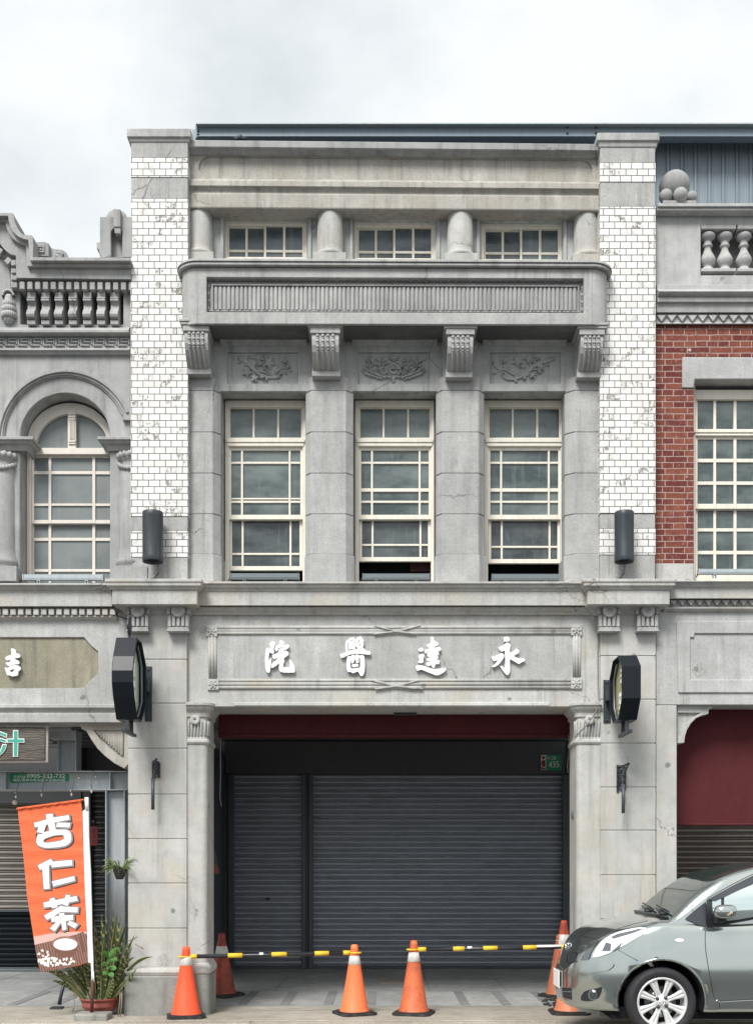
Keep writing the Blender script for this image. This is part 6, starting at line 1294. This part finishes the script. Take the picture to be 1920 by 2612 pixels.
for i in range(len(us) - 1):
    for j in range(k): mb.f.append([i * k + j, i * k + (j + 1) % k, (i + 1) * k + (j + 1) % k, (i + 1) * k + j]); mb.sm.append(True); mb.mi.append(0)
mb.f += [list(range(k))[::-1], [(len(us) - 1) * k + j for j in range(k)]]; mb.sm += [True, True]; mb.mi += [0, 0]
def paint():
    q = NT('silver_grey_metallic_paint', rough=.14, metal=.9)
    fl = q.noise(900, 2, .6); q.col(q.mix(q.ramp(fl, .3, .7), (.40, .45, .44), (.48, .525, .515)))
    q.b.inputs['Coat Weight'].default_value = .9; q.b.inputs['Coat Roughness'].default_value = .04
    q.rough(q.ramp(q.noise(3, 4, .6), .3, .7, (.11,) * 3, (.17,) * 3)); return q.m
M['paint'] = paint()
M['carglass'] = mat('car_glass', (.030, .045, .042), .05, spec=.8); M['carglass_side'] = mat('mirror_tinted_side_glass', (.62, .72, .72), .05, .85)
M['blacktrim'] = mat('black_car_trim', (.018, .020, .024), .4); M['darktrim'] = mat('slate_car_trim', (.035, .042, .052), .35)
M['chrome'] = mat('chrome', (.75, .76, .77), .12, 1.0); M['alloy'] = painted('silver_alloy', (.74, .75, .75), .28, .12, (.30, .30, .30), metal=.4, seed=50)
M['lampglass'] = mat('clear_lamp_lens', (.80, .82, .83), .07, spec=.8); M['lampgrey'] = mat('lamp_reflector_grey', (.22, .24, .25), .15, .8); M['lampyellow'] = mat('mirror_lamp_lens', (.62, .58, .40), .15)
M['tyre'] = painted('tyre_rubber', (.016, .016, .020), .7, .4, (.04, .038, .036), seed=51)
body = B(mb, 'body', 'paint', car)
# wheel arches
WU, WZ, WR = .735, .358, .288; REAR = WU + 2.37
cut = []
for u in (WU, REAR):
    c = MB(); c.lathe((CX0 + u, YC, WZ + .005), [(0, -1), (.345, -1), (.345, 1), (0, 1)], 64, axis='y', smooth=True); co = c.build('arch_cutter', M['dark'], doubles=True); cut.append(co)
    b = body.modifiers.new('arch', 'BOOLEAN'); b.operation = 'DIFFERENCE'; b.object = co; b.solver = 'EXACT'
bpy.context.view_layer.update(); dg = bpy.context.evaluated_depsgraph_get(); dg.update()
me = bpy.data.meshes.new_from_object(body.evaluated_get(dg)); body.modifiers.clear(); body.data = me
for co in cut: bpy.data.objects.remove(co)
me.materials.clear(); me.materials.append(M['paint']); me.materials.append(M['dark'])
for p in me.polygons:
    p.use_smooth = True; p.material_index = 0
    c = p.center + car.location
    for u in (WU, REAR):
        r_ = math.hypot(c.x - CX0 - u, c.z - WZ - .005)
        if r_ < .3452 and abs(p.normal.y) < .6 and abs(r_ - .345 * 1) < .01: p.material_index = 1
        if r_ < .3435: p.material_index = 1
# cabin
T_zr = [(.80, 1.035), (.86, 1.075), (.97, 1.182), (1.105, 1.292), (1.33, 1.424), (1.5, 1.475), (1.61, 1.497), (1.8, 1.520), (2.2, 1.535), (2.7, 1.510), (3.1, 1.44), (3.3, 1.33), (3.45, 1.16), (3.55, 1.0)]
T_ht = [(.80, .70), (.97, .665), (1.33, .615), (1.61, .59), (2.2, .585), (2.9, .56), (3.3, .58), (3.55, .64)]
def cab(u):
    zr, ht = lerp_tab(T_zr, u), lerp_tab(T_ht, u); zb = .965; hb = .735
    k = [(hb, zb), (hb - (hb - ht) * .22, zb + (zr - zb) * .33), (hb - (hb - ht) * .58, zb + (zr - zb) * .68), (ht + .018, zr - .062), (ht - .008, zr - .028), (ht - .06, zr - .012), (ht * .6, zr - .004), (0, zr)]
    out = []
    for i in range(len(k) - 1):
        p0, p1, p2, p3 = (Vector(k[max(0, min(len(k) - 1, j))]) for j in (i - 1, i, i + 1, i + 2))
        for q in range(4):
            t = q / 4; out.append(.5 * ((2 * p1) + (-p0 + p2) * t + (2*p0 - 5*p1 + 4*p2 - p3) * t*t + (-p0 + 3*p1 - 3*p2 + p3) * t**3))
    out.append(Vector(k[-1])); return out
uc = [.80, .83, .86, .91, .97, 1.03, 1.1, 1.18, 1.26, 1.34, 1.42, 1.5, 1.56, 1.62, 1.7, 1.8, 2.0, 2.3, 2.6, 2.9, 3.1, 3.25, 3.38, 3.48, 3.55]
mb = MB()
for u in uc:
    sct = cab(u); ring = [(CX0 + u, YC - p.x, p.y) for p in sct] + [(CX0 + u, YC + p.x, p.y) for p in sct[-2::-1]]; k = len(ring); mb.v += [Vector(q) for q in ring]
for i in range(len(uc) - 1):
    for j in range(k - 1):
        mb.f.append([i * k + j, i * k + j + 1, (i + 1) * k + j + 1, (i + 1) * k + j]); mb.sm.append(True)
        u = (uc[i] + uc[i + 1]) / 2; jj = min(j, k - 2 - j); mb.mi.append(1 if (u < 1.62 and jj >= 19) or (u > 3.12 and jj >= 19) or (1.9 < u < 3.0 and 1 <= jj <= 9 and not 2.28 < u < 2.32) else 0)
cabin = B(mb, 'cabin', [M['paint'], M['carglass']], car)
bpy.context.view_layer.update()
def tree(o):
    m_ = o.matrix_world; return BVHTree.FromPolygons([m_ @ v.co for v in o.data.vertices], [tuple(p.vertices) for p in o.data.polygons])
TR = [tree(body), tree(cabin)]; EYEP = Vector((0, -D, EYE))
def hit(px, py):
    d = (P(px, py, -1.8) - EYEP).normalized(); best = None
    for t_ in TR:
        l, n, i, ds = t_.ray_cast(EYEP, d)
        if l is not None and (best is None or ds < best[2]): best = (l, n if n.dot(d) < 0 else -n, ds)
    return best
import numpy as np
FIT = {}
def patch(name, poly, m, off=.003, thick=.006, step=5.0, parent=None, fit=False):
    """sheet that follows the body surface inside a surveyed outline"""
    pts = []; n = len(poly)
    for i in range(n):
        a, b = poly[i], poly[(i + 1) % n]; q = max(1, int(math.hypot(b[0] - a[0], b[1] - a[1]) / step))
        pts += [(a[0] + (b[0] - a[0]) * j / q, a[1] + (b[1] - a[1]) * j / q) for j in range(q)]
    ne = len(pts); xs_ = [p[0] for p in pts]; ys_ = [p[1] for p in pts]
    def inside(x, y):
        c = False
        for i in range(n):
            a, b = poly[i], poly[i - 1]
            if (a[1] > y) != (b[1] > y) and x < (b[0] - a[0]) * (y - a[1]) / (b[1] - a[1]) + a[0]: c = not c
        return c
    x = min(xs_) + step / 2
    while x < max(xs_):
        y = min(ys_) + step / 2
        while y < max(ys_):
            if inside(x, y) and min(math.hypot(x - a, y - b) for a, b in pts) > step * .45: pts.append((x, y))
            y += step
        x += step
    r_ = delaunay_2d_cdt([Vector(p) for p in pts], [], [list(range(ne))], 1, 1e-4)
    mb = MB(); hs = []; last = None
    for i, v in enumerate(r_[0]):
        h = hit(v.x, v.y) or last
        if h is None: h = (P(v.x, v.y, -1.8), Vector((0, -1, 0)), 0)
        last = h; hs.append(h)
    nm = Vector((0, 0, 0))
    for h in hs: nm += h[1]
    if fit:                                                             # one smooth sheet through all the surface points
        q = np.array([(v.x / 100, v.y / 100) for v in r_[0]]); A = np.stack([np.ones(len(q)), q[:, 0], q[:, 1], q[:, 0] * q[:, 1], q[:, 0] ** 2, q[:, 1] ** 2], 1)
        A -= 0; yv = np.array([h[0].y for h in hs]); cf = FIT.get('cf') if fit == 'reuse' else None
        if cf is None:
            cf = np.linalg.lstsq(A, yv, rcond=None)[0]; rs = A @ cf - yv; cf[0] -= max(0.0, float(rs[rs < .06].max())); FIT['cf'] = cf
        yf_ = A @ cf; hs = [(P(v.x, v.y, float(y_)), h[1], 0) for v, y_, h in zip(r_[0], yf_, hs)]
    nm.normalize(); mb.v = [h[0] + (h[1] * .35 + nm * .65).normalized() * off for h in hs]
    for f in r_[2]: mb.f.append(list(f)); mb.sm.append(True); mb.mi.append(0)
    o = B(mb, name, m, parent or car)
    s_ = o.modifiers.new('thickness', 'SOLIDIFY'); s_.thickness = thick; s_.offset = 0
    e_ = o.modifiers.new('split', 'EDGE_SPLIT'); e_.split_angle = R(40)
    return o
def seam(name, pts, r=.0032, m='blacktrim', off=.0, parent=None):
    out = []
    for a, b in zip(pts, pts[1:]):
        q = max(2, int(math.hypot(b[0] - a[0], b[1] - a[1]) / 5))
        for j in range(q):
            h = hit(a[0] + (b[0] - a[0]) * j / q, a[1] + (b[1] - a[1]) * j / q)
            if h: out.append(h[0] + h[1] * off)
    h = hit(*pts[-1]); out += [h[0] + h[1] * off] if h else []
    mb = MB(); mb.tube(out, r, 6); return B(mb, name, m, parent or car)
patch('headlight', [(1511, 2443), (1513, 2434), (1519, 2422), (1528, 2408), (1540, 2397), (1558, 2386), (1575, 2379), (1595, 2373), (1615, 2369), (1632, 2367), (1645, 2367.5), (1649, 2371), (1647, 2377), (1638, 2385), (1620, 2395), (1598, 2408), (1575, 2421), (1553, 2432), (1530, 2440)], 'lampglass', .005)
hl = bpy.data.objects['headlight']
patch('headlight_reflector', [(1536, 2426), (1546, 2404), (1559, 2408), (1557, 2426)], 'lampgrey', .009, .003, 4, hl); patch('headlight_reflector', [(1560, 2427), (1578, 2412), (1588, 2403), (1580, 2418), (1566, 2426)], 'lampgrey', .009, .003, 4, hl)
patch('headlight_reflector', [(1558, 2392), (1575, 2384), (1600, 2378), (1628, 2371), (1640, 2372), (1615, 2381), (1585, 2390), (1565, 2396)], 'lampgrey', .009, .003, 4, hl)
patch('headlight_trim', [(1500, 2448), (1481, 2450), (1484, 2443), (1500, 2419), (1522, 2403), (1530, 2400), (1516, 2416), (1506, 2432), (1503, 2444)], 'lampgrey', .005, .005, 4)
patch('fog_light', [(1482, 2551.5), (1481.5, 2541), (1490, 2529), (1504, 2524), (1520, 2521), (1534, 2517), (1533, 2530), (1526, 2545), (1510, 2553), (1495, 2554)], 'blacktrim', .003, .006, 4)
fg_ = bpy.data.objects['fog_light']; patch('fog_bezel', ell(1512, 2537, 11, 14, 20), 'alu', .007, .003, 3, fg_); patch('fog_lens', ell(1513, 2536.5, 8.6, 11.5, 18), 'carglass', .011, .003, 3, fg_); patch('fog_glint', [(1512, 2524), (1521, 2526), (1519, 2531), (1513, 2530)], 'lampglass', .014, .003, 3, fg_)
patch('grille', [(1446, 2432), (1474, 2430), (1470, 2442), (1461, 2457), (1449, 2458.5), (1445, 2448)], 'blacktrim', .004, .006, 4)
mb = MB(); 
for i in range(4):
    for j in range(4):
        h = hit(1450 + i * 5.6 + (j % 2) * 2, 2436 + j * 5.5)
        if h: mb.ball(h[0] + h[1] * .006, .009, 6)
B(mb, 'grille_mesh', 'darktrim', bpy.data.objects['grille'])
patch('lower_grille', [(1434, 2519), (1456, 2520), (1457, 2550), (1446, 2547), (1437, 2543)], 'blacktrim', .004, .006, 4); seam('grille_bar', [(1435, 2529), (1457, 2530)], .004, 'alu', .006, bpy.data.objects['lower_grille']); seam('grille_bar', [(1436, 2539), (1457, 2540)], .004, 'darktrim', .006, bpy.data.objects['lower_grille'])
patch('bumper_strip', [(1477, 2481), (1490, 2471), (1510, 2465), (1540, 2460.5), (1562, 2458), (1566, 2460), (1563, 2467), (1552, 2475), (1520, 2480), (1492, 2484)], 'paint', .008, .014, 4)
patch('parking_sensor', ell(1525, 2493.5, 3, 3.2, 14), 'alu', .004, .004, 2)
patch('side_marker', ell(1731, 2398.5, 11.5, 4.2, 20), 'lampglass', .005, .008, 3)
patch('quarter_panel_trim', [(1747, 2343), (1752, 2338), (1774, 2319), (1798.3, 2300.5), (1798.3, 2364.5), (1780, 2360), (1762, 2352), (1750, 2347)], 'darktrim', .003, .006, 5, None, True)
WINP = [(1801, 2299), (1806, 2293), (1830, 2280), (1870, 2258), (1925, 2231), (2050, 2196), (2130, 2190), (2130, 2300), (2050, 2318), (1925, 2343), (1880, 2352), (1840, 2360), (1801, 2364)]
patch('window_surround', WINP, 'blacktrim', .002, .004, 8, None, True)
sw = bpy.data.objects['window_surround']
patch('side_window', [(1815, 2297), (1837, 2286), (1837, 2308), (1827, 2327), (1815, 2331)], 'carglass_side', .006, .004, 5, sw, 'reuse')
patch('side_window', [(1845, 2284), (1880, 2266), (1925, 2245), (2045, 2212), (2050, 2312), (1925, 2338), (1880, 2346), (1845, 2350)], 'carglass_side', .006, .004, 8, sw, 'reuse')
patch('rain_visor', [(1806, 2296), (1830, 2283), (1870, 2261), (1925, 2234), (2045, 2200), (2045, 2216), (1925, 2252), (1880, 2272), (1846, 2289), (1822, 2300)], 'darktrim', .014, .006, 6, sw, 'reuse')
seam('door_seam', [(1920, 2229), (1870, 2254), (1830, 2276), (1806, 2289), (1799.5, 2300), (1799, 2340), (1798.5, 2365), (1797, 2395), (1798, 2420), (1803, 2455), (1812, 2505), (1816, 2530), (1822, 2548), (1834, 2553), (1870, 2551), (1960, 2546)])
seam('sill_highlight', [(1824, 2551), (1836, 2556), (1870, 2554), (1960, 2549)], .003, 'chrome')
seam('bumper_seam', [(1576, 2423), (1600, 2437), (1626, 2451)], .003); seam('fender_seam', [(1748, 2311), (1758, 2316), (1767, 2324)], .003)
seam('hood_seam', [(1484, 2386), (1500, 2391), (1520, 2396)], .004); seam('hood_seam', [(1520, 2396), (1545, 2383), (1575, 2369), (1610, 2358), (1650, 2349)], .003); seam('sill_seam', [(1833, 2557), (1833.5, 2575)], .0025)
mb = MB()                                                               # flared lip round the front arch
pts = []
for i in range(41):
    a = R(188 - i * 4.9); pts.append((CX0 + WU + .350 * math.cos(a), WZ + .005 + .350 * math.sin(a)))
ow = []
for x, z in pts:
    u = x - CX0; o_ = TR[0].ray_cast(Vector((x + (x - CX0 - WU) * .02, -6, z + (z - WZ) * .02)), Vector((0, 1, 0)))
    if o_[0] is not None: ow.append(o_[0])
mb.tube(ow, .006, 8); B(mb, 'arch_lip', 'paint', car)
# wheels
def wheel(x, yo, near):
    s_ = -1 if near else 1; w = None
    mb = MB(); R_ = WR; prof = [(.205, .0), (.225, .012 * s_), (.25, .016 * s_), (.272, .010 * s_), (.284, -.012 * s_), (R_, -.035 * s_), (R_, -.15 * s_), (.27, -.178 * s_), (.205, -.18 * s_)]
    mb.lathe((x, yo, WZ), prof, 56, axis='y'); w = B(mb, 'wheel', 'tyre', car)
    mb = MB(); mb.lathe((x, yo, WZ), [(.208, -.004 * s_), (.208, .006 * s_), (.200, .010 * s_), (.190, .004 * s_), (.186, -.03 * s_), (.180, -.12 * s_), (.0, -.125 * s_)], 48, axis='y')
    for i in range(8):
        a = R(22.5 + 45 * i); ca, sa = math.cos(a), math.sin(a)
        rows = []
        for r_, hw, dep in ((.045, .026, -.018), (.08, .021, -.010), (.12, .025, -.008), (.16, .033, -.006), (.192, .040, -.004)):
            row = []
            for q, dz in ((-1, -.022), (-.72, -.002), (-.28, .002), (0, -.012), (.28, .002), (.72, -.002), (1, -.022)):
                t_ = q * hw; row.append((x + r_ * ca - t_ * sa, yo + (dep + dz * (r_ / .19 * .6 + .4)) * s_, WZ + r_ * sa + t_ * ca))
            rows.append(row)
        mb.add([p for r_ in rows for p in r_], [(i_ * 7 + j, i_ * 7 + j + 1, (i_ + 1) * 7 + j + 1, (i_ + 1) * 7 + j) for i_ in range(4) for j in range(6)], True)
    mb.lathe((x, yo, WZ), [(.062, -.03 * s_), (.056, -.012 * s_), (.034, -.008 * s_), (.030, .002 * s_), (.0, .004 * s_)], 28, axis='y'); B(mb, 'rim', 'alloy', w)
    mb = MB(); mb.lathe((x, yo, WZ), [(.0, -.07 * s_), (.13, -.07 * s_), (.13, -.08 * s_)], 28, axis='y'); B(mb, 'brake_disc', 'lampgrey', w)
    mb = MB(); mb.lathe((x, yo, WZ), [(.0, -.119 * s_), (.178, -.115 * s_)], 28, axis='y'); B(mb, 'wheel_well', 'dark', w)
    mb = MB()
    for i in range(4): a = R(45 + 90 * i + 5); mb.lathe((x + .048 * math.cos(a), yo, WZ + .048 * math.sin(a)), [(.016, -.012 * s_), (.016, -.004 * s_), (.011, -.003 * s_), (.010, .0), (0, .002 * s_)], 12, axis='y')
    B(mb, 'wheel_nuts', 'darktrim', w)
    mb = MB()
    for rx, rz in ((.024, .016), (.009, .015), (.017, .007)): mb.tube([(x + rx * math.cos(q), yo + .0045 * s_, WZ + rz * math.sin(q) + (.006 if rx == .017 else 0)) for q in [i * .3307 for i in range(20)]], .0022, 5)
    B(mb, 'hub_emblem', 'chrome', w); return w
wheel(CX0 + WU, YC - .775, True); wheel(CX0 + REAR, YC - .775, True); wheel(CX0 + WU, YC + .775, False); wheel(CX0 + REAR, YC + .775, False)
mb = MB(); mb.box(CX0 + .35, CX0 + 3.4, YC - .62, YC + .62, .20, .30); B(mb, 'underbody', 'dark', car)
# number plate, nose emblem, wipers, mirror
mb = MB(); zp_ = Z(2494, YC); mb.box(CX0 - .020, CX0 - .012, YC - .155, YC + .155, zp_ - .076, zp_ + .076); np_ = B(mb, 'number_plate', 'white_plain', car, bevel=.003)
mb = MB(); mb.box(CX0 - .012, CX0 + .03, YC - .13, YC + .13, zp_ - .06, zp_ + .06); B(mb, 'plate_holder', 'blacktrim', np_)
mb = MB(); e = TR[0].ray_cast(Vector((CX0 - 1, YC, .775)), Vector((1, 0, 0)))[0]
for ry, rz, oz in ((.062, .042, 0), (.022, .040, 0), (.044, .017, .016)): mb.tube([(e.x - .012 + .35 * (rz * math.sin(q) + oz), YC + ry * math.cos(q), .775 + rz * math.sin(q) + oz) for q in [i * .2618 for i in range(25)]], .005, 6)
B(mb, 'emblem', 'chrome', car)
mb = MB()
h1 = [Vector((CX0 + .80 + .02 * abs(q), YC + q * .6, 1.052)) for q in (-1, -.5, 0, .5, 1)]; mb.tube(h1, [.012, .016, .018, .016, .012], 8)
for q in (-.42, .12): c = Vector((CX0 + .83, YC + q, 1.075)); mb.ball(c, .022, 12, sx=1.6, sz=.6); mb.tube([c, c + Vector((.02, .20, .012)), c + Vector((.05, .45, .03))], [.014, .010, .008], 8); mb.tube([c + Vector((.02, -.12, .02)), c + Vector((.05, .42, .055))], .008, 6)
B(mb, 'wiper', 'blacktrim', car)
ym = YC - .905; c = P(1849, 2326, ym)
mb = MB(); mb.ball((0, 0, 0), 1, 32); pw = lambda t: math.copysign(abs(t) ** .72, t); mb.v = [Vector((c.x + .094 * pw(v.x), c.y + .06 * v.y, c.z + .060 * pw(v.z))) for v in mb.v]
for i, v in enumerate(mb.v):
    if v.x > c.x + .02: v.z += (v.x - c.x - .02) * .10; v.x = min(v.x, c.x + .082)
mir = B(mb, 'mirror', 'paint', car)
mb = MB(); mb.tube([P(1822, 2345, ym + .1), P(1832, 2344, ym + .03), P(1850, 2341, ym)], [.03, .035, .03], 10); B(mb, 'mirror_foot', 'blacktrim', mir)
mb = MB(); n_ = 10; vs = []; fs = []
for i in range(n_ + 1):
    for j in range(5):
        f = i / n_; x = -.012 + .086 * f; z0, z1 = -.033, -.030 + .062 * f ** .7; z = z0 + (z1 - z0) * j / 4
        q = 1 - (x / .092) ** 2 - (z / .060) ** 2; vs.append((c.x + x, c.y - .06 * math.sqrt(max(.02, q)) - .003, c.z + z))
mb.add(vs, [(i * 5 + j, (i + 1) * 5 + j, (i + 1) * 5 + j + 1, i * 5 + j + 1) for i in range(n_) for j in range(4)], True); ml = B(mb, 'mirror_lamp', 'lampyellow', mir)
mb = MB()
for x, z in ((.01, -.02), (.028, -.012), (.046, -.004), (.04, -.02), (.06, .005), (.03, -.024)):
    q = 1 - (x / .092) ** 2 - (z / .060) ** 2; mb.ball((c.x + x, c.y - .06 * math.sqrt(max(.02, q)) - .003, c.z + z), .004, 8)
B(mb, 'lamp_dots', 'blacktrim', ml)
